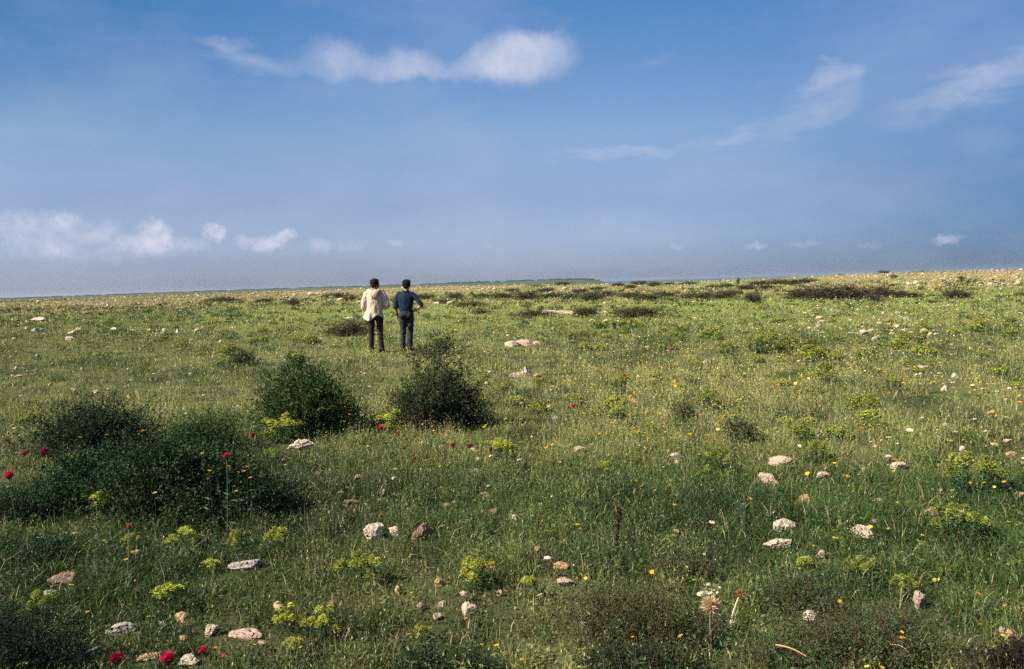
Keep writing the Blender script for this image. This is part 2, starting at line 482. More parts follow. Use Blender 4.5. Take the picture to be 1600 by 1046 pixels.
S(1376, 789, 13, 9, 'w', 'small white stone above the white knobbly rock', sub=3)
S(1398, 800, 15, 8, 'p', 'dull buff stone above the ochre stone', sub=3)
S(1584, 712, 22, 7, 'o', 'flat tan stone right of the big spurge', sub=3)
S(1355, 737, 14, 6, 'p', 'small tan stone left of the clean white stone', sub=3)
S(1292, 685, 16, 8, 'b', 'reddish flat stone beside a yellow topped spurge', sub=3)
S(1058, 717, 24, 11, 'w', 'pale split stone left of a wide spurge clump', sub=4)
S(1060, 728, 16, 9, 'p', 'small pinkish stone just below the pale split stone', sub=3)
S(1416, 875, 31, 14, 'p', 'flat buff stone below the ochre and orange stones', sub=4)
S(1287, 873, 22, 15, 'p', 'buff stone right of the long pale pitted rock', sub=4)
S(733, 964, 30, 25, 'w', 'pale ribbed stone standing in the front grass', sub=4, jag=.4)
S(691, 949, 17, 9, 'p', 'little buff stone, upper of two left of the pale ribbed stone', sub=3)
S(684, 969, 17, 9, 'p', 'little dull stone, lower of two left of the pale ribbed stone', sub=3)
S(657, 954, 12, 12, 'p', 'small upright buff stone at the left end of a little group', sub=3)
S(689, 917, 19, 13, 'o', 'ochre stone above the pale ribbed stone', sub=4)
S(621, 930, 14, 15, 'o', 'narrow upright ochre stone left of the ochre stone', sub=3)
S(879, 889, 25, 9, 'o', 'flat ochre stone directly above a pink stone', sub=4)
S(881, 917, 31, 15, 'p', 'pink double humped stone below a flat ochre one', sub=4)
S(568, 1004, 19, 9, 'o', 'small ochre stone right of the double yellow spurge', sub=3)
S(518, 950, 26, 11, 'b', 'brown stone behind the double yellow spurge', sub=3)
S(780, 933, 11, 9, 'p', 'small buff stone right above the pale ribbed stone', sub=3)
S(645, 858, 12, 6, 'p', 'tiny tan stone under the rough brown rock', sub=3)
S(645, 874, 14, 8, 'p', 'dull tan stone below the touching pale pair', sub=3)
S(285, 977, 36, 22, 'o', 'warm ochre rock left above a white hollow rock', sub=4)
S(327, 994, 33, 22, 'w', 'white rock with a dark hollow in the lower left foreground', sub=5, seed=311)
S(287, 1008, 25, 18, 'o', 'orange pointed stone below the warm ochre rock', sub=4)
S(385, 1001, 62, 15, 'p', 'long low buff slab right of the white hollow rock', sub=4, seed=312)
S(183, 992, 46, 22, 'g', 'grey pitted rock left of the warm ochre rock', sub=4)
S(75, 940, 32, 18, 'g', 'grey rock among dull spurge at the left edge', sub=4)
S(95, 918, 46, 28, 'b', 'brown crumbly rock above the dull spurge at the left edge', sub=4, jag=.3)
S(228, 1034, 40, 13, 'o', 'flat ochre slab between two red thistle heads', sub=4)
S(108, 1038, 38, 18, 'w', 'pale slanting rock at the bottom left with a mossy neighbour', sub=4, tilt=-.35)
S(142, 1026, 28, 14, 'g', 'mossy grey rock right of the pale slanting rock', sub=4)
S(294, 1042, 32, 17, 'w', 'pale arched rock at the bottom edge below the round red thistle', sub=4)
S(5, 955, 22, 30, 'b', 'reddish brown rock cut by the left edge of the picture', sub=3)
S(1440, 953, 34, 34, 'p', 'buff rock with lichen among the low thorny shrubs at right', sub=4)
S(1588, 1008, 26, 26, 'o', 'rusty rock in the bottom right corner', sub=4)
S(1568, 992, 15, 10, 'p', 'small buff stone left of the rusty corner rock', sub=3)
S(1594, 957, 10, 9, 'o', 'small orange stone at the right edge above the rusty corner rock', sub=3)
S(468, 704, 40, 20, 'w', 'cream rock at the front foot of the green bush', sub=5, seed=313)
S(445, 722, 17, 8, 'o', 'small ochre stone below left of the cream rock', sub=3)
S(743, 742, 21, 9, 'p', 'tan double stone below the brown bush', sub=3)
S(552, 794, 32, 16, 'b', 'rounded brown rock above the touching pale pair', sub=4)
S(600, 774, 14, 9, 'o', 'ochre stone, upper of two beside the rounded brown rock', sub=3)
S(595, 786, 13, 7, 'p', 'pale stone, lower of two beside the rounded brown rock', sub=3)
S(622, 777, 11, 7, 'b', 'small brown stone right of the ochre stone', sub=3)
S(558, 750, 15, 7, 'o', 'ochre chip lying in open grass above the rounded brown rock', sub=3)
S(807, 818, 13, 13, 'w', 'small white upright stone in open grass', sub=3)
S(905, 707, 18, 10, 'p', 'pinkish stone in a line of pale chips', sub=3)
S(868, 658, 9, 7, 'w', 'pale stone below the lone red poppy', sub=3)
S(712, 791, 10, 8, 'p', 'tan stone left of a brown cluster', sub=3)
S(698, 795, 18, 9, 'b', 'dull brown stone touching the tan stone', sub=3)
S(757, 778, 22, 9, 'b', 'brown crumbly cluster stone', sub=3)
S(789, 763, 10, 8, 'o', 'ochre stone right of the brown cluster', sub=3)
S(726, 763, 9, 5, 'w', 'cream chip above the brown cluster', sub=3)
S(770, 805, 18, 9, 'b', 'low brown stone below the brown cluster', sub=3)
S(845, 793, 13, 5, 'w', 'thin cream chip right of the small white upright stone', sub=3)
S(922, 793, 8, 6, 'w', 'white chip left of the tall dark stalk', sub=3)
S(944, 755, 12, 6, 'p', 'tan chip below a low spurge', sub=3)
S(1053, 758, 9, 5, 'w', 'pale chip below the wide spurge clump', sub=3)
# middle distance
S(798, 542, 26, 10, 'p', 'left piece of the long broken pale slab right of the two men', sub=4, seed=321, jag=.3)
S(820, 541, 30, 12, 'p', 'middle piece of the long broken pale slab right of the two men', sub=4, seed=322, jag=.4)
S(839, 540, 14, 7, 'w', 'right piece of the long broken pale slab right of the two men', sub=3)
S(807, 591, 24, 10, 'p', 'flat left part of the jagged pale outcrop nearer than the broken slab', sub=4, seed=323, jag=.3)
S(824, 590, 26, 18, 'w', 'peaked middle part of the jagged pale outcrop nearer than the broken slab', sub=4, seed=324, jag=.7)
S(839, 590, 12, 6, 'o', 'small right part of the jagged pale outcrop nearer than the broken slab', sub=3)
S(1438, 531, 24, 9, 'w', 'big white stone under the rubble band at right', sub=4)
S(1351, 525, 15, 10, 'p', 'pale stone left of the big white stone', sub=3)
S(1371, 532, 14, 6, 'w', 'white stone between the big white stone and the pale one', sub=3)
S(1492, 591, 10, 8, 'w', 'bright white stone in plain grass at right', sub=3)
S(1477, 612, 10, 9, 'w', 'white tilted stone below the bright white stone', sub=3)
S(1442, 576, 24, 5, 'p', 'thin flat tan slab in grass at right', sub=3)
S(1102, 573, 12, 12, 'p', 'upright tan stone in the dry yellow pasture', sub=3)
S(1268, 598, 7, 6, 'p', 'pinkish stone in the dry yellow pasture', sub=3)
S(992, 631, 9, 8, 'o', 'ochre stone among yellow spurge', sub=3)
S(880, 491, 64, 8, 'p', 'left length of the low sandy rock bank behind a dark shrub', sub=4, seed=331, name='rock_bank', jag=.3)
S(935, 490, 42, 6, 'p', 'right length of the low sandy rock bank beyond a dark shrub', sub=4, seed=332, name='rock_bank', jag=.3)
S(866, 517, 10, 5, 'w', 'white stone below the sandy bank', sub=3)
S(925, 504, 9, 5, 'w', 'first white stone in a short row below the sandy bank', sub=3)
S(948, 504, 14, 5, 'p', 'broad pale stone in the middle of a short row', sub=3)
S(967, 506, 8, 6, 'w', 'bright white stone in the middle of a short row', sub=3)
S(984, 505, 8, 5, 'p', 'pinkish stone closing a short row', sub=3)
S(547, 500, 22, 5, 'w', 'flat pale stone left of the man in the light jacket', sub=3)
S(1012, 545, 8, 4, 'w', 'pale stone left of a small pink flower', sub=3)
# left pasture
for i, (a, b, w, h, c, l) in enumerate([
    (60, 503, 26, 9, 'w', 'pale slanting slab high in the left pasture'), (44, 517, 12, 8, 'w', 'white rock at the left end of the pale cluster'), (55, 520, 16, 9, 'g', 'grey rock in the middle of the pale cluster'),
    (66, 519, 12, 7, 'p', 'pinkish rock at the right end of the pale cluster'), (112, 524, 24, 10, 'p', 'buff ridge rock right of the pale cluster'), (107, 532, 14, 7, 'w', 'white stone below the buff ridge rock'),
    (122, 518, 12, 7, 'w', 'white stone above the buff ridge rock'), (178, 517, 12, 6, 'w', 'white stone midway along the left stone line'), (205, 519, 11, 5, 'g', 'grey stone midway along the left stone line'),
    (233, 518, 9, 5, 'w', 'small white stone right of the grey one in the left stone line'), (257, 520, 9, 8, 'w', 'upright white stone near the right end of the left stone line'), (277, 521, 9, 8, 'w', 'white stone second from the right end of the left stone line'),
    (306, 520, 13, 8, 'p', 'pinkish stone at the right end of the left stone line'), (337, 517, 8, 6, 'g', 'grey stone beyond the right end of the left stone line'), (166, 480, 9, 6, 'w', 'white stone near the skyline at left'),
    (59, 476, 9, 9, 'p', 'upright pinkish stone on the left skyline'), (139, 481, 9, 5, 'o', 'tan stone close below the left skyline'), (299, 537, 8, 9, 'w', 'white upright stone below the left stone line'),
    (332, 552, 8, 7, 'o', 'tan stone further below the left stone line'), (344, 536, 8, 6, 'o', 'ochre stone right of the white upright stone'), (22, 532, 9, 5, 'w', 'white stone at far left below the pale cluster'), (59, 558, 9, 5, 'g', 'grey stone in empty grass at far left'),
    (127, 580, 9, 8, 'o', 'ochre stone in plain grass at left'), (25, 577, 9, 6, 'w', 'cream stone at the left edge'), (28, 590, 16, 5, 'o', 'flat orange stone at the left edge'), (20, 605, 9, 8, 'o', 'orange stone below the flat orange one'),
    (78, 604, 7, 6, 'o', 'ochre stone right of the orange one'), (149, 615, 11, 6, 'w', 'cream flat stone in the left pasture'), (262, 602, 8, 6, 'w', 'cream tilted stone near a pair of chips'), (296, 587, 8, 5, 'w', 'cream stone right above the cream tilted stone'),
    (213, 615, 10, 4, 'p', 'thin tan stone right of the cream flat stone'), (201, 625, 8, 8, 'o', 'ochre stone close above the big dark bush'), (16, 633, 10, 8, 'o', 'brown orange stone, left one of a row of three'),
    (38, 633, 11, 8, 'o', 'brown orange stone, middle one of a row of three'), (73, 633, 8, 8, 'o', 'brown orange stone, right one of a row of three'), (374, 638, 13, 5, 'p', 'flat pale stone left of the green bush')]):
    S(a, b, w * .85, h * .85, c, l, sub=3)
# stones of the far rubble bands: alike, so they share what is said of them
def band(n, seed, xs, ys, ws, cols, label, group, cond=None):
    r = np.random.RandomState(seed); k = 0
    while k < n:
        px = r.uniform(*xs); py = r.uniform(*ys)
        if cond and not cond(px, py): continue
        if fbm2(np.array([px / 60]), np.array([py / 14]), seed, 2)[0] < .46: continue
        w = r.uniform(*ws) * (.6 + .8 * r.rand() ** 2); S(px, py, w, w * r.uniform(.3, .5), cols[r.randint(len(cols))], label, group, sub=2); k += 1
band(46, 3, (1255, 1590), (488, 524), (6, 13), 'wwpo', 'pale stone in the wide rubble band across the right pasture', 'stones of the right rubble band')
band(30, 4, (1290, 1598), (431, 447), (5, 11), 'wwp', 'whitish stone on the far right ridge under the skyline', 'stones on the far right ridge')
band(26, 5, (640, 1120), (447, 476), (6, 13), 'wwpp', 'pale stone among the dark shrub rows in front of the skyline', 'stones among the far shrub rows')
band(16, 6, (380, 640), (456, 478), (6, 12), 'wpp', 'pale stone on the far rise left of the two men', 'stones on the far left rise')
# ------------------------------------------------------------------ shrubs
def shrub_parts(seed, blobs, nleaf, ls, pal, gap=.42, twigs=60, twigcol=(.075, .052, .038), tw_r=.006, bare=0.0, up=.25):
    """blobs: (x, y, z, rx, ry, rz); returns foliage mesh and branch mesh"""
    r = np.random.RandomState(seed); g = Geo()
    B = np.array(blobs, float); vol = (B[:, 3] * B[:, 4] * B[:, 5]) ** .66; pr = vol / vol.sum()
    n = int(nleaf * 2.2); bi = r.choice(len(B), n, p=pr)
    d0 = rand_dirs(n, r); rad = r.rand(n) ** .42
    lump = .36 + 1.28 * (fbm3(d0 * 3.1 + bi[:, None] * 7.7 + seed, seed, 3))
    P = B[bi, :3] + d0 * rad[:, None] * lump[:, None] * B[bi, 3:]
    size = B[:, 3:].mean()
    f = fbm3(P / (size * .22) + seed, seed + 3, 3)
    ok = (P[:, 2] > .01) & (f > gap - .12 * (1 - rad))
    ns = max(20, nleaf // 8); P = P[ok][:ns]; d0 = d0[ok][:ns]; n = len(P)
    SD = unit(d0 * .9 + r.normal(size=(n, 3)) * .55 + (0, 0, up + .2)); m = 9
    pal = np.array(pal); cl = fbm3(P / (size * .35) + 50, seed + 8, 3)
    ci = np.clip((cl - .28) / .44 + r.normal(size=n) * .18, 0, .999)
    sc_ = pal[(ci * len(pal)).astype(int)] * r.uniform(.7, 1.35, (n, 1))
    t = (np.arange(m) / (m - 1.0))[None, :, None]; SL = (ls * r.uniform(2.2, 5.0, n))[:, None, None]
    LP = (P[:, None] + SD[:, None] * SL * t + r.normal(size=(n, m, 3)) * ls * .25).reshape(-1, 3)
    LD = unit(np.repeat(SD, m, 0) * .75 + r.normal(size=(n * m, 3)) * .75)
    LP[:, 2] = np.maximum(LP[:, 2], .005)
    LS = ls * r.uniform(.65, 1.35, n * m); g.leaves(LP, LD, perp(LD, r), LS, LS * r.uniform(.32, .58, n * m), np.repeat(sc_, m, 0) * r.uniform(.8, 1.2, (n * m, 1)))
    # fine shoots standing out of the outline
    k = max(8, int(nleaf * .016)); ii = r.choice(n, k)
    for i in ii:
        s0 = P[i]; dv = unit(d0[i] * .8 + r.normal(size=3) * .35 + (0, 0, .55)); ln = ls * r.uniform(4, 9)
        t = np.linspace(0, 1, 6)[:, None]; pts = s0 + dv * ln * t
        dd_ = unit(np.tile(dv, (6, 1)) * .6 + r.normal(size=(6, 3)) * .7)
        g.leaves(pts, dd_, perp(dd_, r), ls * .8, ls * .38, np.tile(pal[r.randint(len(pal))] * 1.15, (6, 1)))
    fol = g.build('foliage', M['shrub'])
    w = Geo()
    for k in range(twigs):
        i = r.randint(n); tip = P[i]; b0 = B[r.choice(len(B), p=pr)]
        root = np.array((b0[0] * .35 + r.normal() * .04, b0[1] * .35 + r.normal() * .04, 0.0)) if len(B) < 9 else np.array((tip[0] * .7, tip[1] * .7, 0))
        mid = root * .45 + tip * .55 + r.normal(size=3) * .06 * size + (0, 0, -.05 * size)
        t = np.linspace(0, 1, 6)[:, None]
        pts = (1 - t) ** 2 * root + 2 * t * (1 - t) * mid + t * t * tip
        if bare: pts[-1] += unit(tip - mid) * bare * r.uniform(0, 1)
        w.tube(pts, np.linspace(1, .25, 6) * tw_r * r.uniform(.6, 1.4), np.array(twigcol) * r.uniform(.6, 1.6), sides=4, cap=False)
    return fol, w.build('branches', M['wood'])

def shrub(px, py, parts, label, group=None, size=(1, 1, 1), rotz=0.0, name='shrub', loc=None):
    p = at(px, py) if loc is None else loc
    root = empty(name, (p.x, p.y, p.z - .02), rotz, size)
    tag(root, label, 'shrub', group)
    link('foliage', parts[0], root); link('branches', parts[1], root)
    return root

DG = [(.015, .032, .010), (.024, .050, .013), (.036, .070, .019), (.056, .094, .025), (.075, .110, .030)]
MIX = [(.040, .028, .018), (.052, .038, .021), (.036, .044, .018), (.042, .070, .025), (.055, .095, .036)]
BRN = [(.058, .040, .024), (.066, .056, .028), (.056, .066, .026), (.056, .088, .030), (.085, .105, .038)]
def blobset(r, w, d, h, n, base=.12, cone=.5):
    out = []
    for i in range(n):
        a = r.uniform(0, 2 * PI); q = math.sqrt(r.rand()); z = base * h + (h * .66) * r.rand() * (1 - cone * q)
        s = r.uniform(.20, .34)
        out.append((math.cos(a) * q * w * .5 * .68, math.sin(a) * q * d * .5 * .68, z, w * s, d * s, h * s * .95))
    return out

# bush behind the foreground, left of the men
r_ = np.random.RandomState(21)
p = at(478, 690); k = mpp(p)
bl = blobset(r_, 165 * k, 130 * k, 140 * k, 18, .14, .72) + [(-10 * k, 0, 92 * k, 34 * k, 34 * k, 30 * k), (-6 * k, 5 * k, 112 * k, 22 * k, 22 * k, 20 * k), (45 * k, -10 * k, 42 * k, 42 * k, 40 * k, 34 * k), (-45 * k, 0, 34 * k, 44 * k, 44 * k, 34 * k), (72 * k, -8 * k, 22 * k, 44 * k, 36 * k, 24 * k), (100 * k, -10 * k, 12 * k, 30 * k, 26 * k, 16 * k), (0, 0, 45 * k, 60 * k, 50 * k, 45 * k)]
shrub(478, 686, shrub_parts(101, bl, 30000, .029, DG, .465, 130), 'dense dark green bush standing left of the brown one, below the two men', loc=at(478, 676))
p = at(685, 676); k = mpp(p)
bl = blobset(r_, 150 * k, 130 * k, 118 * k, 15, .12, .7) + [(0, 0, 40 * k, 62 * k, 56 * k, 44 * k), (6 * k, 0, 92 * k, 46 * k, 36 * k, 30 * k), (-14 * k, 4 * k, 116 * k, 30 * k, 24 * k, 22 * k), (22 * k, 0, 126 * k, 24 * k, 20 * k, 18 * k), (0, 0, 138 * k, 16 * k, 16 * k, 12 * k), (42 * k, -6 * k, 36 * k, 38 * k, 38 * k, 34 * k), (-44 * k, 0, 40 * k, 36 * k, 36 * k, 32 * k), (60 * k, -8 * k, 22 * k, 24 * k, 24 * k, 20 * k)]
shrub(685, 676, shrub_parts(102, bl, 32000, .025, MIX, .45, 170, (.085, .058, .044), .006, .08), 'upright brownish bush with bare twigs at its foot, right in front of the two men', loc=at(685, 668))
# big dark bush, lower left: two plants grown together and a low one behind
p = at(300, 830); k = mpp(p)
bl = blobset(r_, 270 * k, 170 * k, 140 * k, 26, .12, .7) + [(30 * k, 0, 62 * k, 80 * k, 60 * k, 54 * k), (-50 * k, 0, 74 * k, 74 * k, 60 * k, 54 * k), (-70 * k, 6 * k, 110 * k, 36 * k, 36 * k, 30 * k), (-15 * k, 0, 104 * k, 40 * k, 40 * k, 30 * k), (80 * k, -5 * k, 60 * k, 44 * k, 40 * k, 44 * k), (120 * k, -8 * k, 34 * k, 34 * k, 34 * k, 30 * k)]
shrub(300, 825, shrub_parts(103, bl, 60000, .023, [(.010, .021, .008), (.016, .032, .011), (.024, .047, .016), (.034, .064, .021), (.048, .082, .028)], .45, 200, (.06, .045, .034), .005), 'large very dark bush with red thistles around it at lower left', loc=at(300, 812))
p = at(150, 820); k = mpp(p)
bl = blobset(r_, 200 * k, 150 * k, 120 * k, 20, .12, .65) + [(0, 0, 50 * k, 70 * k, 55 * k, 44 * k), (50 * k, 0, 80 * k, 40 * k, 44 * k, 34 * k), (-40 * k, 0, 66 * k, 36 * k, 40 * k, 34 * k)]
shrub(150, 812, shrub_parts(104, bl, 44000, .022, [(.014, .031, .011), (.022, .048, .016), (.034, .066, .024), (.048, .088, .032)], .45, 140, (.06, .038, .03), .005), 'dark green bush grown into the left flank of the very dark one', loc=at(150, 796))
p = at(140, 725); k = mpp(p)
bl = blobset(r_, 220 * k, 120 * k, 96 * k, 18, .12, .65) + [(20 * k, 0, 55 * k, 66 * k, 50 * k, 46 * k), (-40 * k, 0, 45 * k, 50 * k, 44 * k, 36 * k)]
shrub(150, 722, shrub_parts(105, bl, 32000, .022, [(.016, .026, .013), (.024, .040, .018), (.032, .054, .024), (.046, .066, .030)], .45, 140, (.07, .05, .03), .005), 'low dull bush behind the large very dark one at far left', loc=at(150, 712))
p = at(330, 720); k = mpp(p)
bl = blobset(r_, 130 * k, 90 * k, 80 * k, 12, .14, .5)
shrub(318, 716, shrub_parts(106, bl, 14000, .017, DG, .40, 60), 'small green bush between the large very dark bush and the tall green one', loc=at(330, 706))
# low thorny shrubs, front right
for (cx, base, w, h, sd, pal, lab) in [
    (985, 1010, 270, 128, 111, BRN, 'wide low thorny brown shrub below the tall dark stalk'),
    (1060, 905, 120, 50, 112, BRN, 'small twiggy brown shrub right beside the tall dark stalk'),
    (1330, 1035, 300, 130, 113, [(.058, .040, .024), (.060, .056, .026), (.046, .074, .026), (.070, .104, .036)], 'low thorny shrub with mixed brown and green twigs at lower right'),
    (1235, 950, 170, 62, 114, [(.050, .046, .024), (.042, .070, .024), (.062, .100, .034)], 'low greenish shrub behind the pale fluffy seed head'),
    (1010, 1060, 200, 70, 115, [(.020, .034, .014), (.030, .052, .020), (.036, .030, .02)], 'low greenish shrub cut by the bottom edge at centre'),
    (690, 1056, 150, 62, 116, [(.012, .022, .010), (.018, .036, .014), (.030, .058, .022)], 'dark leafy shrub cut by the bottom edge left of centre'),
    (20, 1054, 200, 150, 117, [(.008, .014, .007), (.012, .022, .010), (.018, .034, .014)], 'blackish bush enlarged to darken the bottom left corner'),  # near-black bush made larger to stand in for vignetting in this corner
    (1592, 1064, 140, 95, 118, [(.012, .014, .008), (.022, .026, .014)], 'blackish bush enlarged to darken the bottom right corner'),  # same on the right: corner vignetting given by an enlarged dark bush
    (25, 815, 130, 78, 121, [(.009, .019, .008), (.015, .030, .011), (.023, .044, .016), (.034, .060, .024)], 'dark sprawling bush running off the left edge beside the large ones'),
    (60, 880, 120, 46, 119, [(.014, .028, .012), (.022, .044, .018), (.034, .064, .03)], 'small dark bush at the left edge below the large ones'),
    (450, 775, 70, 36, 120, [(.010, .022, .010), (.020, .044, .018), (.030, .06, .026)], 'small dark shrub at the right foot of the very dark bush')]:
    p = at(cx, base); k = mpp(p)
    bl = blobset(r_, w * k, w * k * .7, h * k * .85, 20, .10, .3)
    shrub(cx, base, shrub_parts(sd, bl, int(min(26000, 90 * w)), .010 if base > 900 else .014, pal, .43, 190 if base > 900 else 50, (.105, .075, .05), .0026, .06, .1), lab)
# distant shrubs: four kinds, copied
FS = []
for i, pal in enumerate(([(.050, .048, .026), (.066, .062, .032), (.076, .080, .040)], [(.062, .046, .030), (.078, .060, .036), (.066, .066, .034)], [(.040, .050, .022), (.056, .070, .030), (.074, .094, .040)], [(.058, .048, .030), (.074, .062, .036), (.066, .074, .034)])):
    rr = np.random.RandomState(60 + i)
    FS.append(shrub_parts(130 + i, blobset(rr, 1, 1, 1, 14, .16, .35), 2600, .085, pal, .36, 24, (.08, .055, .045), .012, .05))
_proto = {}
def far_shrub(px, py, w, h, kind, label, group=None):
    h = h * 1.12
    p = at(px, py); k = mpp(p)
    if kind not in _proto:
        o = shrub(px, py, FS[kind], label, group); _proto[kind] = o
    else: o = copy_tree(_proto[kind])
    for key in ('label', 'group'):
        if key in o: del o[key]
    o.location = (p.x, p.y, p.z - .03); o.scale = (w * k * 1.06, min(w * k * .9, 4), h * k * 1.12); o.rotation_euler = (0, 0, (px * .37) % 6.28 if w < 2.5 * h else ((px % 7) - 3) * .1)
    tag(o, label, 'shrub', group); return o
for a in [
    (546, 525, 60, 20, 3, 'dry brown bush beside the left man in the light jacket'),
    (830, 495, 52, 9, 3, 'flat dark shrub at the left end of the sandy bank'), (917, 496, 36, 13, 0, 'dark shrub growing against the sandy bank'), (998, 497, 64, 14, 0, 'broad dark shrub right of the sandy bank'),
    (1178, 475, 24, 14, 0, 'dark round shrub alone left of the big brown thicket'), (735, 480, 42, 8, 3, 'grey green low shrub right behind the man in the blue shirt'), (752, 491, 24, 7, 3, 'small low shrub left of the sandy bank'),
    (1318, 461, 26, 10, 1, 'brown shrub standing highest in the big brown thicket'), (1255, 468, 50, 14, 1, 'brown shrub at the left end of the big brown thicket'), (1284, 469, 46, 15, 1, 'brown shrub second from the left in the big brown thicket'),
    (1316, 468, 48, 17, 1, 'bulky brown shrub in the middle of the big brown thicket'), (1345, 467, 40, 12, 1, 'lower brown shrub right of the bulky one in the thicket'), (1365, 471, 24, 9, 0, 'dark low shrub in front of the big brown thicket'),
    (1379, 466, 38, 15, 1, 'rounded brown shrub toward the right end of the thicket'), (1405, 466, 34, 9, 1, 'low brown shrub near the right end of the thicket'), (1426, 465, 26, 6, 1, 'flattest brown shrub closing the right end of the thicket'),
    (1488, 467, 32, 11, 1, 'left one of a pair of dark shrubs right of the thicket'), (1506, 467, 24, 9, 1, 'right one of a pair of dark shrubs right of the thicket'), (1461, 474, 16, 4, 0, 'tiny dark shrub below the pair right of the thicket'),
    (1383, 430, 14, 5, 2, 'dark bush on the right skyline, leftmost of three'), (1398, 430, 10, 5, 2, 'dark bush on the right skyline, middle one of three'), (1435, 429, 22, 5, 2, 'long dark bush on the right skyline, last of three'),
    (1351, 434, 9, 5, 2, 'small dark bush under the right skyline'), (1503, 437, 9, 6, 2, 'dark round bush on the right ridge among white stones'), (1316, 431, 8, 3, 2, 'tiny bush where the right skyline meets the sea'), (1593, 430, 16, 6, 2, 'dark bush on the ridge at the right edge'),
    (345, 473, 44, 8, 3, 'dark shrub on the left rise'), (412, 475, 24, 7, 0, 'small dark shrub right of the one on the left rise'), (458, 478, 18, 8, 0, 'dark shrub with a white stone at its foot'),
    (1153, 444, 4, 9, 2, 'single thin upright dark shoot on the skyline in front of the sea'), (1371, 473, 16, 5, 1, 'small brown shrub just below the thicket'),
    (383, 572, 36, 24, 2, 'dark green herb clump left of the tall green bush'), (1075, 662, 34, 30, 2, 'dark green leafy clump in the yellow pasture'), (1160, 694, 50, 38, 2, 'dark leafy clump left of a yellow topped spurge')]: far_shrub(*a)
for a in [(712, 468, 28, 8), (748, 467, 24, 7), (785, 468, 30, 8), (822, 469, 40, 10), (857, 467, 34, 8), (893, 468, 28, 8), (925, 471, 38, 11), (945, 464, 30, 8), (985, 467, 34, 8), (1012, 471, 38, 9), (1040, 466, 32, 8), (1075, 468, 28, 7), (1100, 468, 32, 9), (1127, 468, 32, 10), (1145, 463, 28, 8), (660, 469, 30, 8), (627, 473, 26, 8), (640, 465, 30, 6), (525, 466, 40, 7), (548, 468, 24, 6), (690, 475, 26, 6)]:
    far_shrub(*a, (a[0] // 7) % 4 if a[0] > 600 else 3, 'dark low shrub in the long broken row between the men and the big brown thicket', 'shrubs of the long far row')
for a in [(800, 457, 22, 5), (850, 457, 24, 6), (905, 459, 28, 6), (930, 454, 22, 5), (965, 447, 22, 5), (985, 451, 20, 5), (1000, 445, 24, 5), (1022, 448, 22, 6), (1045, 446, 18, 4), (1075, 446, 24, 5), (1110, 451, 18, 5), (1135, 450, 24, 6), (1165, 453, 30, 6), (1185, 447, 34, 6), (1215, 443, 40, 7), (1250, 441, 36, 7), (1240, 447, 22, 5), (1200, 452, 24, 5), (880, 447, 22, 5), (835, 449, 20, 4)]:
    far_shrub(*a, (a[0] // 5) % 4, 'tiny dark shrub just under the skyline where the sea begins', 'shrubs under the central skyline')

# ------------------------------------------------------------------ spurges: leafy stems with yellow green heads
YG = np.array([(.38, .41, .045), (.47, .49, .065), (.56, .53, .08), (.28, .36, .045)])
DULL = np.array([(.24, .27, .04), (.31, .32, .05), (.19, .25, .04)])
def spurge_meshes(seed, nst=9, H=.42, spread=.20, heads=YG, leafcol=(.040, .085, .035), dense=1.0, headr=.056, open_=0.0):
    """list of (part name, mesh): stems with their leaves, and each flower head on its own"""
    r = np.random.RandomState(seed); st = Geo(); lf = Geo(); out = []
    for k in range(nst):
        a = k * 2.399 + r.uniform(-.3, .3); q = spread * math.sqrt((k + .5) / nst)
        h = H * (1 - .30 * (q / spread) ** 2) * (1.06 - .5 * r.rand() ** 1.5)
        t = np.linspace(0, 1, 7)[:, None]
        tip = np.array((math.cos(a) * q, math.sin(a) * q, h))
        pts = np.array((tip[0] * .25, tip[1] * .25, 0)) * (1 - t) + tip * t + np.array((math.cos(a), math.sin(a), 0)) * .06 * np.sin(t * PI) * q / spread
        st.tube(pts, np.linspace(.0055, .0035, 7), np.array((.14, .17, .06)) * r.uniform(.8, 1.3), 4)
        n = int(70 * dense); tt = open_ + (1 - open_) * r.rand(n) ** .8
        P = np.stack([np.interp(tt, t[:, 0], pts[:, j]) for j in range(3)], 1)
        aa = r.uniform(0, 2 * PI, n); D = unit(np.stack([np.cos(aa), np.sin(aa), r.uniform(-.2, .9, n)], 1))
        lf.leaves(P, D, perp(D, r), r.uniform(.03, .055, n), r.uniform(.007, .013, n), np.array(leafcol) * r.uniform(.6, 1.5, (n, 1)))
        hd = Geo(); m = 60
        th = r.uniform(0, 2 * PI, m); rr = headr * np.sqrt(r.rand(m)) * r.uniform(.85, 1.2)
        zz = headr * 1.15 * (1 - (rr / headr) ** 2) - headr * .5 * r.rand(m)
        P = tip + np.stack([np.cos(th) * rr, np.sin(th) * rr, zz], 1)
        for s in range(3):
            D = unit(np.stack([np.cos(th + s * 2.1) , np.sin(th + s * 2.1), .3 + .5 * r.rand(m)], 1) + r.normal(size=(m, 3)) * .25)
            hd.leaves(P, D, perp(D, r), r.uniform(.015, .025, m), r.uniform(.010, .016, m), heads[r.randint(len(heads), size=m)] * r.uniform(.7, 1.15, (m, 1)))
        for j in range(8):
            i = r.randint(m); hd.tube(np.array([tip, tip * .5 + P[i] * .5 + (0, 0, -.004), P[i]]), .0016, (.16, .2, .06), 3, False)
        out.append(('flower_head', hd.build('flower_head', M['petal'])))
    return [('stems', st.build('stems', M['leaf'])), ('foliage', lf.build('foliage', M['leaf']))] + out
SPK = [spurge_meshes(201, 9, .42, .19), spurge_meshes(202, 7, .40, .16), spurge_meshes(203, 11, .40, .24, DULL, dense=1.3, headr=.055), spurge_meshes(204, 5, .45, .12, open_=.55), spurge_meshes(205, 9, .38, .2, YG * .8, (.05, .10, .035), 1.2)]
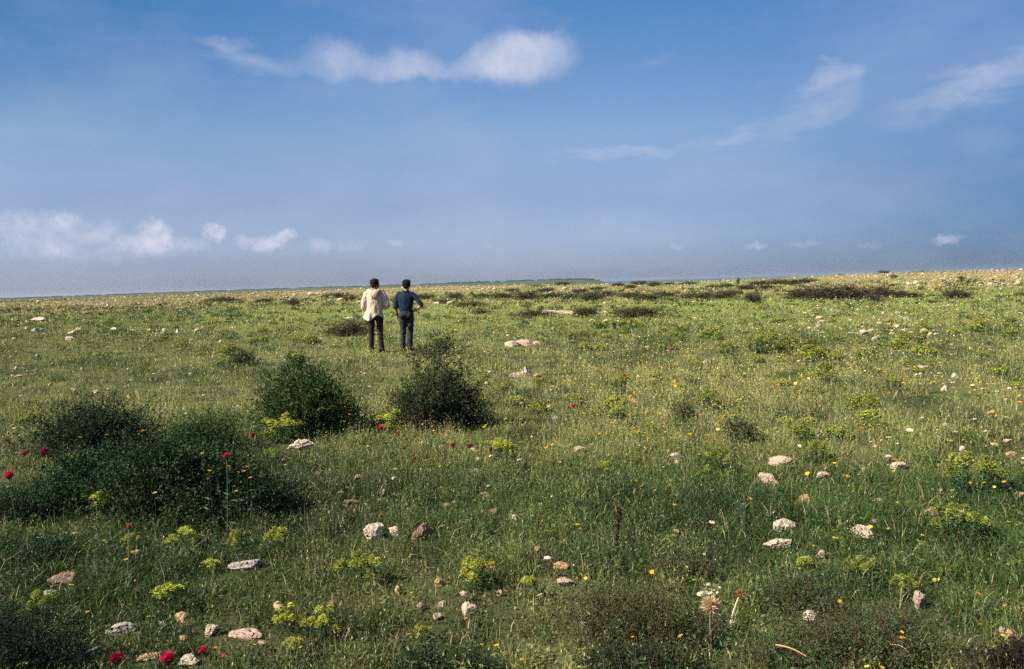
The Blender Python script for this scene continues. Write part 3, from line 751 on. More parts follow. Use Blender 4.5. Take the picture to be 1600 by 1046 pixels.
SPW = [.50, .44, .62, .36, .52]; SPH = [.46, .44, .44, .49, .42]
_sp = {}
def spurge(px, py, w, h, kind, label, group=None):
    p = at(px, py); k = mpp(p)
    if kind not in _sp:
        root = empty('spurge', p); _sp[kind] = root; root['category'] = 'plant'
        for nm, me in SPK[kind]: link(nm, me, root)
    else: root = copy_tree(_sp[kind])
    for key in ('label', 'group'):
        if key in root: del root[key]
    root.location = (p.x, p.y, p.z - .02); root.rotation_euler = (0, 0, (px * 1.7) % 6.28)
    root.scale = (w * k / SPW[kind], w * k / SPW[kind], h * k / SPH[kind])
    tag(root, label, 'plant', group); return root
for a in [
    (160, 818, 44, 58, 3, 'tall slender yellow green spurge in front of the dark green bush at left'), (285, 862, 74, 42, 1, 'wide leaning spurge below the very dark bush'), (205, 864, 40, 34, 1, 'spurge with a red thistle head just above it'),
    (125, 872, 32, 26, 1, 'small pale spurge left of the one under the red thistle'), (408, 815, 40, 40, 3, 'bright round headed spurge at the right edge of the very dark bush'), (436, 874, 48, 58, 3, 'bright spurge on tall bare stems above the grey limestone block'),
    (447, 985, 58, 48, 0, 'left half of the double yellow spurge in the front grass'), (502, 1000, 68, 62, 0, 'right half of the double yellow spurge in the front grass'), (458, 1032, 42, 44, 3, 'yellow spurge on a bare stem right below the double yellow spurge'),
    (570, 915, 64, 60, 4, 'green topped spurge below the touching pale rocks'), (660, 1000, 40, 34, 4, 'faint green spurge left of the pale ribbed stone'), (262, 950, 64, 44, 3, 'spurge with small scattered heads left of the long buff slab'), (372, 864, 40, 46, 4, 'thin spurge just left above the grey limestone block'),
    (60, 980, 72, 62, 2, 'dull yellow spurge round the grey rock at the left edge'), (785, 738, 54, 58, 3, 'spurge with long bare pale stems right of the brown bush'), (612, 676, 64, 42, 0, 'brightest yellow spurge between the two tall bushes'),
    (440, 690, 92, 46, 4, 'wide fresh green spurge at the front foot of the green bush'), (1115, 748, 66, 54, 2, 'broad spurge clump right of the pale split stone'), (1275, 726, 56, 42, 2, 'yellow topped spurge above the white pointed stone'),
    (1520, 778, 108, 76, 2, 'biggest spurge clump at the right with a shaded foot'), (1498, 848, 104, 66, 2, 'big dull spurge clump just below the biggest one'), (1128, 836, 24, 22, 0, 'small bright yellow spurge alone in dark grass'),
    (938, 748, 54, 32, 4, 'low yellow green spurge in open grass at centre'), (968, 616, 34, 30, 2, 'spurge under the small far poppy'), (962, 655, 46, 38, 1, 'pale spurge in the yellow pasture below the one with the poppy'),
    (1345, 908, 66, 44, 2, 'dull spurge left below the flat buff stone'), (1474, 902, 44, 28, 2, 'dull spurge right below the flat buff stone'), (745, 922, 74, 62, 4, 'dark leafy spurge right of the green topped one'), (826, 935, 36, 44, 3, 'thin spurge left of the pink double humped stone'),
    (1045, 858, 34, 28, 0, 'yellow spurge above the small twiggy brown shrub'), (1082, 870, 40, 22, 4, 'dull yellow spurge right of the small twiggy brown shrub'), (1412, 935, 60, 42, 2, 'dull spurge touching the buff lichen rock'),
    (355, 578, 38, 22, 2, 'spurge clump in the pasture left of the tall green bush'), (692, 546, 46, 18, 2, 'spurge behind the top of the brown bush'), (240, 644, 24, 22, 0, 'small yellow spurge above the very dark bush'), (45, 672, 50, 30, 2, 'dull spurge at the far left behind the low dull bush'),
    (1190, 552, 66, 30, 2, 'wide spurge clump in the bright far meadow, larger of two'), (1140, 556, 40, 22, 2, 'spurge left of the wide clump in the bright far meadow'), (1395, 613, 38, 26, 2, 'spurge with a flat yellow top in the right pasture'), (1290, 598, 40, 22, 2, 'small dark spurge in the right pasture'),
    (1105, 640, 46, 34, 2, 'spurge right of the dark leafy clump in the yellow pasture'), (975, 520, 60, 24, 2, 'low spurge patch in front of the broad dark shrub'), (905, 535, 50, 20, 2, 'spurge right behind the long broken pale slab'), (500, 655, 40, 26, 4, 'green spurge inside the shade of the green bush'),
    (775, 700, 40, 20, 0, 'pale spurge right behind the one with long bare stems'), (1260, 890, 40, 26, 3, 'thin spurge below the two close white rocks'), (538, 894, 44, 28, 4, 'low green spurge left of the green topped one'), (424, 724, 40, 28, 2, 'dull spurge left of the cream rock'), (100, 1044, 56, 34, 2, 'dull spurge at the bottom edge among pale rocks'), (330, 895, 36, 28, 3, 'thin spurge below left of the grey limestone block'),
    (85, 945, 30, 24, 2, 'pale spurge touching the brown crumbly rock')]: spurge(*a)
def spurge_field(n, seed, xs, ys, label, group, kinds, size):
    r = np.random.RandomState(seed); k = 0
    while k < n:
        px = r.uniform(*xs); py = r.uniform(*ys)
        if fbm2(np.array([px / 70.0]), np.array([py / 16.0]), seed, 2)[0] < .47: continue
        m = 1422 * 1.55 / (py - (465 - .0275 * px)); w = size * r.uniform(.7, 1.5) / m * 1422
        spurge(px, py, w, w * r.uniform(.45, .7), kinds[r.randint(len(kinds))], label, group); k += 1
def flat_spurge(seed, heads):
    r = np.random.RandomState(seed); g = Geo(); n = 150
    a = r.uniform(0, 2 * PI, n); q = np.sqrt(r.rand(n)); P = np.stack([np.cos(a) * q * .5, np.sin(a) * q * .5, r.rand(n) * .75 * (1 - .5 * q * q)], 1)
    D = unit(r.normal(size=(n, 3)) + (0, 0, .6)); g.leaves(P, D, perp(D, r), r.uniform(.16, .34, n), r.uniform(.06, .13, n), np.array((.09, .14, .045)) * r.uniform(.5, 1.5, (n, 1)))
    n = 130; a = r.uniform(0, 2 * PI, n); q = np.sqrt(r.rand(n)); P = np.stack([np.cos(a) * q * .5, np.sin(a) * q * .5, .78 + .2 * r.rand(n) - .35 * q * q], 1)
    for s in range(2):
        D = unit(r.normal(size=(n, 3)) + (0, 0, .4)); g.leaves(P, D, perp(D, r), r.uniform(.07, .15, n), r.uniform(.06, .12, n), heads[r.randint(len(heads), size=n)] * r.uniform(.6, 1.1, (n, 1)))
    return g.build('spurge', M['petal'])
FLAT = [flat_spurge(1, YG * .65), flat_spurge(2, YG * .85), flat_spurge(3, DULL * .9), flat_spurge(4, DULL * 1.15)]
def flat_field(n, seed, xs, ys, label, group, size):
    r = np.random.RandomState(seed); k = 0
    while k < n:
        px = r.uniform(*xs); py = r.uniform(*ys)
        if fbm2(np.array([px / 90.0]), np.array([py / 20.0]), seed, 2)[0] < .46: continue
        p = at(px, py); s = size * r.uniform(.6, 1.5)
        o = link('spurge', FLAT[r.randint(4)], loc=(p.x, p.y, p.z), rotz=r.uniform(0, 6), scale=(s, s, s * r.uniform(.42, .7))); tag(o, label, 'plant', group); k += 1
flat_field(70, 14, (830, 1600), (500, 566), 'small yellow green spurge tuft in the bright far meadow right of the men', 'spurge tufts in the far meadow', .29)
flat_field(24, 15, (120, 560), (490, 560), 'small spurge tuft in the pasture left of the men', 'spurge tufts in the left pasture', .32)
flat_field(56, 16, (700, 1600), (566, 690), 'small spurge tuft scattered in the dry yellow pasture', 'spurge tufts in the yellow pasture', .185)

# ------------------------------------------------------------------ flowers
def head_mesh(seed, col, n=260, R=.030):
    r = np.random.RandomState(seed); g = Geo()
    d = rand_dirs(n, r); d[:, 2] = np.abs(d[:, 2]) * 1.1 - .25; d = unit(d)
    P = d * R * .35
    g.leaves(P, d, perp(d, r), R * r.uniform(.55, .95, n), R * .2, np.array(col) * r.uniform(.55, 1.3, (n, 1)))
    bm = bmesh.new(); bmesh.ops.create_icosphere(bm, subdivisions=2, radius=R * .72)
    sv = np.array([v.co[:] for v in bm.verts]); sf = np.array([[v.index for v in f.verts] for f in bm.faces]); bm.free()
    sv = sv * (1 + .16 * (r.rand(len(sv), 1) - .5)); g.add(sv, sf, np.array(col) * r.uniform(.6, 1.0, (len(sv), 1)))
    return g.build('flower_head', M['petal'])
def cup_mesh(R=.03):
    g = Geo(); r = np.random.RandomState(3); n = 40
    a = r.uniform(0, 2 * PI, n); z = r.uniform(-1, -.1, n); q = np.sqrt(np.maximum(0, 1 - z * z)) * .62
    P = np.stack([np.cos(a) * q * R, np.sin(a) * q * R, z * R * .8 - R * .2], 1); D = unit(np.stack([np.cos(a) * .5, np.sin(a) * .5, np.ones(n)], 1))
    g.leaves(P, D, unit(np.cross(D, np.array((0, 0, 1.0)))), R * .7, R * .4, np.array((.07, .11, .045)) * r.uniform(.6, 1.3, (n, 1)))
    return g.build('calyx', M['leaf'])
def stem_mesh(seed, H, thin=1.0):
    r = np.random.RandomState(seed); g = Geo(); t = np.linspace(0, 1, 8)[:, None]
    pts = np.array((r.uniform(-.06, .06), r.uniform(-.05, .05), 0)) * (1 - t) ** 1.6 + np.array((0, 0, 1.0)) * H * t
    g.tube(pts, np.linspace(.0035, .0024, 8) * thin, np.array((.11, .15, .07)) * (1 if thin > .9 else .5), 5)
    n = 16; tt = r.uniform(.05, .7, n); P = np.stack([np.interp(tt, t[:, 0], pts[:, j]) for j in range(3)], 1)
    a = r.uniform(0, 2 * PI, n); D = unit(np.stack([np.cos(a), np.sin(a), r.uniform(.1, 1, n)], 1)); g.leaves(P, D, perp(D, r), r.uniform(.02, .05, n), r.uniform(.004, .010, n), np.array((.06, .10, .05)) * r.uniform(.7, 1.5, (n, 1)))
    return g.build('stem', M['leaf'])
CRIM = [head_mesh(1, (.58, .022, .085)), head_mesh(2, (.32, .012, .045)), head_mesh(3, (.62, .03, .07), 120), head_mesh(4, (.66, .06, .05), 90)]
CUP = cup_mesh(); STEMS = [stem_mesh(5, .42), stem_mesh(6, .42), stem_mesh(7, .42)]
def flower(px, py, dia, hgt, head, label, cat, name, group=None, R=.03, squash=1.0, cup=True, H0=.42, stems=None):
    p = at(px, py, hgt); pp = Vector((p.x, p.y, p.z)); k = mpp((p.x, p.y, p.z + hgt)); s = dia * k / (2 * R * 1.15)
    root = empty(name, pp, (px * 2.1) % 6.28); tag(root, label, cat, group)
    st = link('stem', (stems or STEMS)[int(px) % 3], root, scale=(1, 1, hgt / H0))
    hd = link('flower_head', head, root, loc=(0, 0, hgt), scale=(s, s, s * squash)); hd.rotation_euler = (((px * 7) % 5 - 2) * .12, ((px * 3) % 5 - 2) * .12, 0)
    if cup:
        c = link('calyx', CUP, root, loc=(0, 0, hgt), scale=s)
    return root
for a in [(14, 743, 16, .46, CRIM[0], 'large crimson thistle head at the left edge, lowest of three beside the dark bush'), (38, 708, 10, .46, CRIM[0], 'small crimson thistle, left of two close heads at far left'), (68, 706, 14, .46, CRIM[1], 'dark crimson thistle, right of two close heads at far left'),
    (354, 713, 12, .50, CRIM[0], 'crimson thistle on a long stem over the very dark bush'), (395, 680, 10, .44, CRIM[0], 'crimson thistle left of the green bush'), (202, 823, 10, .40, CRIM[3], 'salmon red thistle in front of the very dark bush'),
    (182, 1030, 23, .30, CRIM[1], 'dark wine red thistle at the bottom left'), (262, 1029, 25, .30, CRIM[0], 'large magenta red thistle at the bottom right of the dark wine red one'), (317, 1016, 15, .32, CRIM[0], 'round crimson thistle beside the pale arched rock'),
    (349, 1026, 8, .26, CRIM[3], 'tiny salmon red flower right of the round crimson thistle'), (595, 668, 10, .36, CRIM[2], 'pink red thistle in front of the brightest yellow spurge'), (622, 676, 8, .36, CRIM[3], 'red thistle at the right end of the brightest yellow spurge'),
    (648, 715, 8, .34, CRIM[3], 'dull red thistle below the brown bush, leftmost of four'), (708, 696, 8, .34, CRIM[1], 'dark red thistle below the brown bush, second of four'), (734, 697, 9, .34, CRIM[0], 'crimson thistle below the brown bush, third of four'), (767, 703, 7, .34, CRIM[1], 'dull wine thistle against the bare stemmed spurge')]:
    flower(*a, 'thistle', 'thistle')
flower(896, 634, 9, .28, CRIM[2], 'lone red poppy in the grass at centre', 'poppy', 'poppy', cup=False)
flower(976, 586, 7, .28, CRIM[3], 'small far poppy above a spurge', 'poppy', 'poppy', cup=False)
flower(1048, 545, 7, .25, head_mesh(8, (.62, .22, .22), 80), 'small pink flower in the bright meadow', 'flower', 'pink_flower', cup=False)
flower(768, 887, 7, .18, head_mesh(9, (.55, .16, .20), 80), 'tiny pink flower in the front grass', 'flower', 'pink_flower', cup=False)

def daisy_mesh(seed, col, disc):
    r = np.random.RandomState(seed); g = Geo(); n = 26
    a = np.linspace(0, 2 * PI, n, endpoint=False) + r.uniform(-.1, .1, n)
    D = unit(np.stack([np.cos(a), np.sin(a), r.uniform(.05, .5, n)], 1)); N_ = np.stack([-np.sin(a), np.cos(a), np.zeros(n)], 1)
    g.leaves(D * .004, D, N_, r.uniform(.016, .021, n), .006, np.array(col) * r.uniform(.8, 1.1, (n, 1)))
    th = np.linspace(0, 2 * PI, 9)[:-1]
    V = np.vstack([[0, 0, .009]] + [np.stack([np.cos(th) * q, np.sin(th) * q, np.full(8, z)], 1) for q, z in ((.005, .008), (.008, .003))])
    F = [(0, 1 + j, 1 + (j + 1) % 8) for j in range(8)]
    g.add(V, F, disc); g.add(V, [(1 + j, 9 + j, 9 + (j + 1) % 8, 1 + (j + 1) % 8) for j in range(8)], disc)
    return g.build('flower_head', M['petal'])
DAI = [daisy_mesh(1, (.78, .46, .02), (.62, .30, .02)), daisy_mesh(2, (.80, .58, .06), (.70, .40, .03)), daisy_mesh(3, (.76, .34, .02), (.5, .2, .02))]
DST = [stem_mesh(15, .3, .4), stem_mesh(16, .3, .4), stem_mesh(17, .3, .4)]
def daisy(px, py, dia, kind, label, group, hgt=.26): return flower(px, py, dia, hgt, DAI[kind], label, 'flower', 'yellow_flower', group, R=.0205, cup=False, H0=.3, stems=DST)
GA = ('yellow daisy over the very dark bush at lower left', 'daisies over the very dark bush')
for (a, b, d, k) in [(125, 684, 9, 0), (223, 674, 7, 2), (316, 709, 8, 0), (327, 736, 9, 0), (324, 749, 6, 2), (357, 729, 9, 0), (372, 738, 6, 2), (381, 737, 8, 0), (386, 730, 7, 2), (391, 747, 7, 2), (369, 768, 8, 1), (242, 771, 9, 1), (167, 680, 6, 1), (248, 673, 6, 2)]: daisy(a, b, d, k, *GA, hgt=.5)
GB = ('yellow daisy in the lower left foreground', 'daisies of the lower left foreground')
for (a, b, d, k) in [(207, 863, 8, 0), (197, 875, 8, 1), (110, 915, 11, 1), (137, 957, 9, 0), (232, 964, 8, 0), (163, 845, 6, 1), (398, 1008, 8, 1), (336, 1013, 9, 1)]: daisy(a, b, d, k, *GB)
GC = ('yellow daisy at the right foot of the green bush', 'daisies by the green bush')
for (a, b, d, k) in [(528, 635, 7, 1), (534, 641, 6, 1), (518, 641, 6, 1), (553, 638, 8, 2), (545, 630, 5, 2), (546, 648, 6, 2), (538, 659, 6, 2), (558, 682, 6, 2), (524, 612, 5, 2), (495, 604, 6, 2), (455, 604, 6, 2)]: daisy(a, b, d, k, *GC)
GD = ('yellow daisy at the right foot of the brown bush', 'daisies by the brown bush')
for (a, b, d, k) in [(756, 668, 7, 0), (759, 665, 6, 1), (790, 655, 7, 1), (797, 661, 6, 1), (781, 660, 5, 0), (808, 679, 6, 2), (808, 671, 5, 2), (697, 681, 6, 2)]: daisy(a, b, d, k, *GD)
GE = ('yellow daisy in the front grass near the bottom edge', 'daisies near the bottom edge')
for (a, b, d, k) in [(638, 992, 9, 0), (752, 1008, 9, 1), (776, 1009, 10, 0), (728, 967, 8, 0), (988, 996, 7, 2), (815, 1031, 9, 0), (470, 1012, 7, 1), (1355, 1042, 10, 1), (1378, 1044, 10, 1)]: daisy(a, b, d, k, *GE, hgt=.2)
daisy(1594, 629, 10, 0, 'big golden daisy at the right edge of the dry pasture', None)
GF = ('yellow daisy in the stony grass at right', 'daisies in the stony grass')
for (a, b, d, k) in [(1441, 837, 8, 1), (1272, 854, 9, 1), (1304, 841, 9, 1), (1576, 816, 8, 1), (1455, 794, 6, 1), (1342, 742, 5, 1), (863, 695, 6, 0), (891, 696, 6, 0), (1402, 786, 6, 1)]: daisy(a, b, d, k, *GF, hgt=.2)
def daisy_field(n, seed, xs, ys, label, group):
    r = np.random.RandomState(seed); k = 0
    while k < n:
        px = r.uniform(*xs); py = r.uniform(*ys)
        if fbm2(np.array([px / 80.0]), np.array([py / 30.0]), seed, 2)[0] < .5: continue
        d = r.uniform(3.2, 6.0) * (1 + (py - 560) / 400)
        p = at(px, py, .2); m = mpp(p); o = link('yellow_flower', DAI[r.randint(3)], loc=(p.x, p.y, p.z + r.uniform(.12, .24)), scale=d * m / .041); o.rotation_euler = (r.normal() * .4, r.normal() * .4, r.uniform(0, 6)); tag(o, label, 'flower', group); k += 1
daisy_field(90, 24, (800, 1600), (565, 680), 'tiny yellow blossom in the dry pasture', 'blossoms of the dry pasture')
daisy_field(30, 25, (800, 1600), (700, 1000), 'small pale yellow blossom in the darker front grass at right', 'blossoms of the front grass')

# ------------------------------------------------------------------ single stalks
def tall_stalk():
    p = at(968, 893); k = mpp(p); H = 100 * k; r = np.random.RandomState(4); root = empty('dry_stalk', p); tag(root, 'tall dark withered flower stalk standing alone in the grass', 'stalk')
    g = Geo(); t = np.linspace(0, 1, 10)[:, None]; pts = np.array((0, 0, 1.0)) * H * t + np.array((-.012, 0, 0)) * np.sin(t * 4)
    g.tube(pts, np.linspace(.0042, .003, 10), (.040, .024, .018), 6); link('stem', g.build('stem', M['wood']), root)
    g = Geo(); n = 130; tt = np.concatenate([r.uniform(.66, 1.0, 90), r.uniform(.4, .66, 40)]); a = r.uniform(0, 2 * PI, n)
    P = np.stack([-.012 * np.sin(tt * 4), 0 * tt, tt * H], 1); D = unit(np.stack([np.cos(a), np.sin(a), r.uniform(-.1, 1, n)], 1))
    g.leaves(P, D, perp(D, r), np.where(tt > .66, .022, .012), .010, np.array((.034, .020, .016)) * r.uniform(.6, 1.7, (n, 1))); link('seed_spike', g.build('seed_spike', M['wood']), root)
tall_stalk()
def seed_plant(px, py, hgt, dia, col, label, name, stemcol, fluff=260, lean=0.0):
    p = at(px, py); k = mpp(p); r = np.random.RandomState(int(px)); root = empty(name, p); tag(root, label, 'thistle')
    g = Geo(); t = np.linspace(0, 1, 7)[:, None]; tip = np.array((lean, 0, hgt)); pts = tip * t + np.array((0, .02, 0)) * np.sin(t * PI)
    g.tube(pts, np.linspace(.005, .004, 7), stemcol, 5); link('stem', g.build('stem', M['wood']), root)
    g = Geo(); R = dia * k * .5; d = unit(rand_dirs(fluff, r) + (0, 0, .35)); g.leaves(tip + d * R * .15, d, perp(d, r), R * r.uniform(.6, 1.05, fluff), R * .12, np.array(col) * r.uniform(.6, 1.15, (fluff, 1)))
    link('seed_head', g.build('seed_head', M['petal']), root); return root, tip, R
rt, tip, R = seed_plant(1112, 1018, .19, 36, (.66, .47, .29), 'pale fluffy seed head of a thistle low in the thorny shrubs', 'seeding_thistle', (.2, .15, .09))
g = Geo(); r = np.random.RandomState(3); n = 40; d = unit(rand_dirs(n, r)); g.leaves(tip + np.array((0, 0, R * 1.6)) + d * (R * .7, R * .7, R * .2), d, perp(d, r), .014, .012, np.array((.80, .72, .50)) * r.uniform(.8, 1.1, (n, 1))); link('blossom', g.build('blossom', M['petal']), rt)
seed_plant(1140, 985, .16, 18, (.36, .13, .055), 'rust brown seed head on a pale straight stalk', 'seeding_thistle', (.48, .46, .32), 160, lean=.05)
def twig(x0, y0, x1, y1, h0, h1, rad, col, label, sag=.02):
    a = at(x0, y0, h0); b = at(x1, y1, h1); root = Vector((a.x, a.y, a.z)); A = np.array((0, 0, h0)); B = np.array((b.x - a.x, b.y - a.y, b.z + h1 - a.z)); t = np.linspace(0, 1, 9)[:, None]
    g = Geo(); pts = A * (1 - t) + B * t + np.array((.3, .1, 1.0)) * sag * np.sin(t * PI); g.tube(pts, np.linspace(rad, rad * .5, 9), col, 5)
    o = link('dry_twig', g.build('dry_twig', M['wood']), loc=root); tag(o, label, 'twig')
twig(1043, 1046, 1034, 1004, .0, .14, .004, (.55, .47, .34), 'pale dry twig standing at the bottom edge left of the seed heads')
twig(1212, 1008, 1260, 1026, .12, .10, .004, (.42, .26, .13), 'long tan twig lying over the low shrubs at lower right', .008)
twig(1270, 1005, 1266, 1040, .16, .02, .003, (.40, .27, .15), 'thin tan twig upright under the long tan one', .01)
twig(665, 1008, 650, 1020, .10, .05, .004, (.10, .07, .05), 'dark broken twig below the pale ribbed stone', .01)
twig(1390, 1008, 1420, 1020, .12, .10, .0032, (.46, .33, .18), 'bent straw coloured twig right of the long tan one', .012)
# ------------------------------------------------------------------ two standing men, seen from behind
SKIN = mat_cloth('skin', (.36, .19, .12), 90, .12, .55, .05); SKIN_D = mat_cloth('skin_tanned', (.22, .11, .07), 90, .12, .55, .05)
HAIR = mat_cloth('dark_hair', (.010, .006, .005), 140, .4, .9, .6)
CREAM = mat_cloth('cream_cloth', (.52, .39, .285), 220, .10, .9, .2); NAVY = mat_cloth('navy_cloth', (.009, .018, .035), 220, .18, .85, .15)
DARKT = mat_cloth('brown_black_cloth', (.019, .015, .016), 220, .2, .85, .15); GREYT = mat_cloth('charcoal_cloth', (.022, .023, .028), 220, .2, .85, .15)
SHOE = mat_cloth('dark_leather', (.022, .014, .011), 60, .3, .5, .1); BELT = mat_cloth('black_leather', (.008, .008, .009), 60, .2, .4, .1); STRAP = mat_cloth('dark_strap', (.05, .035, .03), 60, .2, .7, .1)

def loft(pts, rx, ry, n=20, front=(0, 1, 0), cap=True, power=2.0):
    """closed tube of elliptical rings: rx across, ry along FRONT"""
    pts = np.asarray(pts, float); m = len(pts); rx = np.broadcast_to(rx, (m,)); ry = np.broadcast_to(ry, (m,))
    # resample smoothly
    t = np.arange(m); T = np.linspace(0, m - 1, (m - 1) * 5 + 1)
    def sm(a):
        a = np.asarray(a, float); d = np.gradient(a, axis=0); i = np.minimum(T.astype(int), m - 2); f = (T - i)
        if a.ndim > 1: f = f[:, None]
        h00 = 2 * f ** 3 - 3 * f ** 2 + 1; h10 = f ** 3 - 2 * f ** 2 + f; h01 = -2 * f ** 3 + 3 * f ** 2; h11 = f ** 3 - f ** 2
        return h00 * a[i] + h10 * d[i] + h01 * a[i + 1] + h11 * d[i + 1]
    P = sm(pts); RX = np.maximum(sm(rx), 1e-3); RY = np.maximum(sm(ry), 1e-3)
    tan = unit(np.gradient(P, axis=0)); fr = np.tile(np.array(front, float), (len(P), 1))
    a = unit(np.cross(tan, fr)); b = unit(np.cross(a, tan))
    th = np.linspace(0, 2 * PI, n, endpoint=False); c, s = np.cos(th), np.sin(th)
    c = np.sign(c) * np.abs(c) ** (2 / power); s = np.sign(s) * np.abs(s) ** (2 / power)
    V = (P[:, None] + RX[:, None, None] * c[None, :, None] * a[:, None] + RY[:, None, None] * s[None, :, None] * b[:, None]).reshape(-1, 3)
    K = len(P); F = [(i * n + j, i * n + (j + 1) % n, (i + 1) * n + (j + 1) % n, (i + 1) * n + j) for i in range(K - 1) for j in range(n)]
    V = np.vstack([V, P[:1], P[-1:]]); T3 = [(j, (j + 1) % n, K * n) for j in range(n)] + [((K - 1) * n + (j + 1) % n, (K - 1) * n + j, K * n + 1) for j in range(n)]
    return V, F, T3
def ball(c, r, sub=3):
    bm = bmesh.new(); bmesh.ops.create_icosphere(bm, subdivisions=sub, radius=1); v = np.array([q.co[:] for q in bm.verts]) * r + c; f = [tuple(q.index for q in k.verts) for k in bm.faces]; bm.free(); return v, [], f
def fuse(name, pieces, voxel, mat, smooth_it=4, warp=None):
    """one continuous skin over overlapping lofts"""
    V = []; F = []; n = 0
    for v, q, t in pieces:
        V.append(np.asarray(v)); F += [tuple(i + n for i in f) for f in q] + [tuple(i + n for i in f) for f in t]; n += len(v)
    me = bpy.data.meshes.new(name); me.from_pydata(np.concatenate(V).tolist(), [], F); me.update()
    bm = bmesh.new(); bm.from_mesh(me); bmesh.ops.recalc_face_normals(bm, faces=bm.faces); bm.to_mesh(me); bm.free()
    o = bpy.data.objects.new(name, me); COL.objects.link(o)
    md = o.modifiers.new('r', 'REMESH'); md.mode = 'VOXEL'; md.voxel_size = voxel; md.use_smooth_shade = True
    if smooth_it: sm = o.modifiers.new('s', 'SMOOTH'); sm.factor = .5; sm.iterations = smooth_it
    dg = bpy.context.evaluated_depsgraph_get(); dg.update()
    res = bpy.data.meshes.new_from_object(o.evaluated_get(dg)); bpy.data.objects.remove(o); bpy.data.meshes.remove(me)
    res.name = name; res.materials.clear(); res.materials.append(mat)
    if warp:
        c = np.empty(len(res.vertices) * 3, np.float32); res.vertices.foreach_get('co', c); c = c.reshape(-1, 3)
        nr = np.empty(len(res.vertices) * 3, np.float32); res.vertices.foreach_get('normal', nr); nr = nr.reshape(-1, 3)
        c = warp(c, nr).astype(np.float32); res.vertices.foreach_set('co', c.ravel()); res.update()
    res.polygons.foreach_set('use_smooth', np.ones(len(res.polygons), bool))
    return res
def folds(amp, fx=16, fz=4, seed=3):
    def w(c, n):
        q = fbm3(np.stack([c[:, 0] * fx, c[:, 1] * fx, c[:, 2] * fz], 1) + seed, seed, 3) - .5
        q2 = fbm3(c * 22 + seed * 2, seed + 3, 2) - .5
        return c + n * (amp * 2.2 * q + amp * .7 * q2)[:, None]
    return w
def hand(wrist, d, side, palm_n, curl=.5, s=1.0):
    """palm with five fingers; d along the hand, SIDE towards the thumb, palm_n out of the palm"""
    d = unit(np.array(d, float)); side = unit(np.array(side, float) - d * np.dot(side, d)); pn = unit(np.array(palm_n, float) - d * np.dot(palm_n, d) - side * np.dot(palm_n, side))
    w = np.array(wrist, float); out = [loft([w - d * .02, w + d * .03, w + d * .07, w + d * .095], np.array((.028, .036, .041, .036)) * s, np.array((.021, .017, .015, .012)) * s, 14, front=pn)]
    for k, (o, ln) in enumerate(((.030, .072), (.010, .080), (-.011, .075), (-.030, .058))):
        b = w + d * .085 * s + side * o * s; a = 0; pts = [b]; dd = d + side * o * 1.5
        for j, f in enumerate((.42, .33, .25)):
            a += curl * (.5, .75, .5)[j] * (1 + .12 * k); v = unit(unit(dd) * math.cos(a) + pn * math.sin(a)); pts.append(pts[-1] + v * ln * f * s)
        out.append(loft(pts, np.array((.0095, .0092, .0085, .0065)) * s, np.array((.0095, .0090, .0082, .006)) * s, 10, front=pn + side * .01))
    b = w + d * .025 * s + side * .026 * s; v = unit(d * .75 + side * .75 + pn * .3)
    out.append(loft([b, b + v * .035 * s, b + v * .06 * s + d * .008, b + v * .06 * s + d * .026 * s], np.array((.014, .012, .0105, .008)) * s, np.array((.014, .011, .010, .007)) * s, 10, front=pn))
    return out
def rot_z(v, a, c=(0, 0, 0)):
    v = np.asarray(v, float) - c; R_ = np.array(((math.cos(a), -math.sin(a), 0), (math.sin(a), math.cos(a), 0), (0, 0, 1))); return v @ R_.T + c
def head_pieces(c, yaw, tilt=0.0, s=1.0):
    """c: centre of the skull; face along +Y before the turn"""
    ps = [ball((0, -.005, .02), (.077, .096, .092)), ball((0, .028, -.045), (.060, .066, .062)), ball((0, .055, -.085), (.036, .034, .030)), ball((0, .088, -.030), (.013, .022, .022)), ball((0, .092, -.012), (.009, .012, .03)),
          ball((0, .084, -.068), (.024, .012, .010), 2), ball((.03, .074, .012), (.024, .016, .010), 2), ball((-.03, .074, .012), (.024, .016, .010), 2), ball((.079, -.005, -.015), (.010, .022, .032), 2), ball((-.079, -.005, -.015), (.010, .022, .032), 2),
          ball((.03, .080, -.004), (.010, .008, .007), 2), ball((-.03, .080, -.004), (.010, .008, .007), 2)]
    out = []
    for v, q, t in ps:
        v = v * s; ct, s_ = math.cos(tilt), math.sin(tilt); v = np.stack([v[:, 0] * ct + v[:, 2] * s_, v[:, 1], -v[:, 0] * s_ + v[:, 2] * ct], 1)
        out.append((rot_z(v, yaw) + c, q, t))
    return out
def hair_mesh(name, c, yaw, tilt, seed, vol=1.0):
    ps = [ball((0, -.016, .034), (.098 * vol, .108 * vol, .096 * vol)), ball((0, -.056, -.02), (.074 * vol, .052 * vol, .062)), ball((.062, -.012, .0), (.034, .06, .062)), ball((-.062, -.012, .0), (.034, .06, .062)), ball((0, -.052, -.066), (.050, .030, .034)), ball((.02, .05, .082), (.058, .038, .034)), ball((-.03, .045, .08), (.05, .038, .034))]
    out = []
    for v, q, t in ps:
        ct, s_ = math.cos(tilt), math.sin(tilt); v = np.stack([v[:, 0] * ct + v[:, 2] * s_, v[:, 1], -v[:, 0] * s_ + v[:, 2] * ct], 1); out.append((rot_z(v, yaw) + c, q, t))
    def w(cc, n): return cc + n * ((fbm3(cc * (46, 46, 30) + seed, seed, 3) - .40) * .026)[:, None]
    return fuse(name, out, .006, HAIR, 2, w)
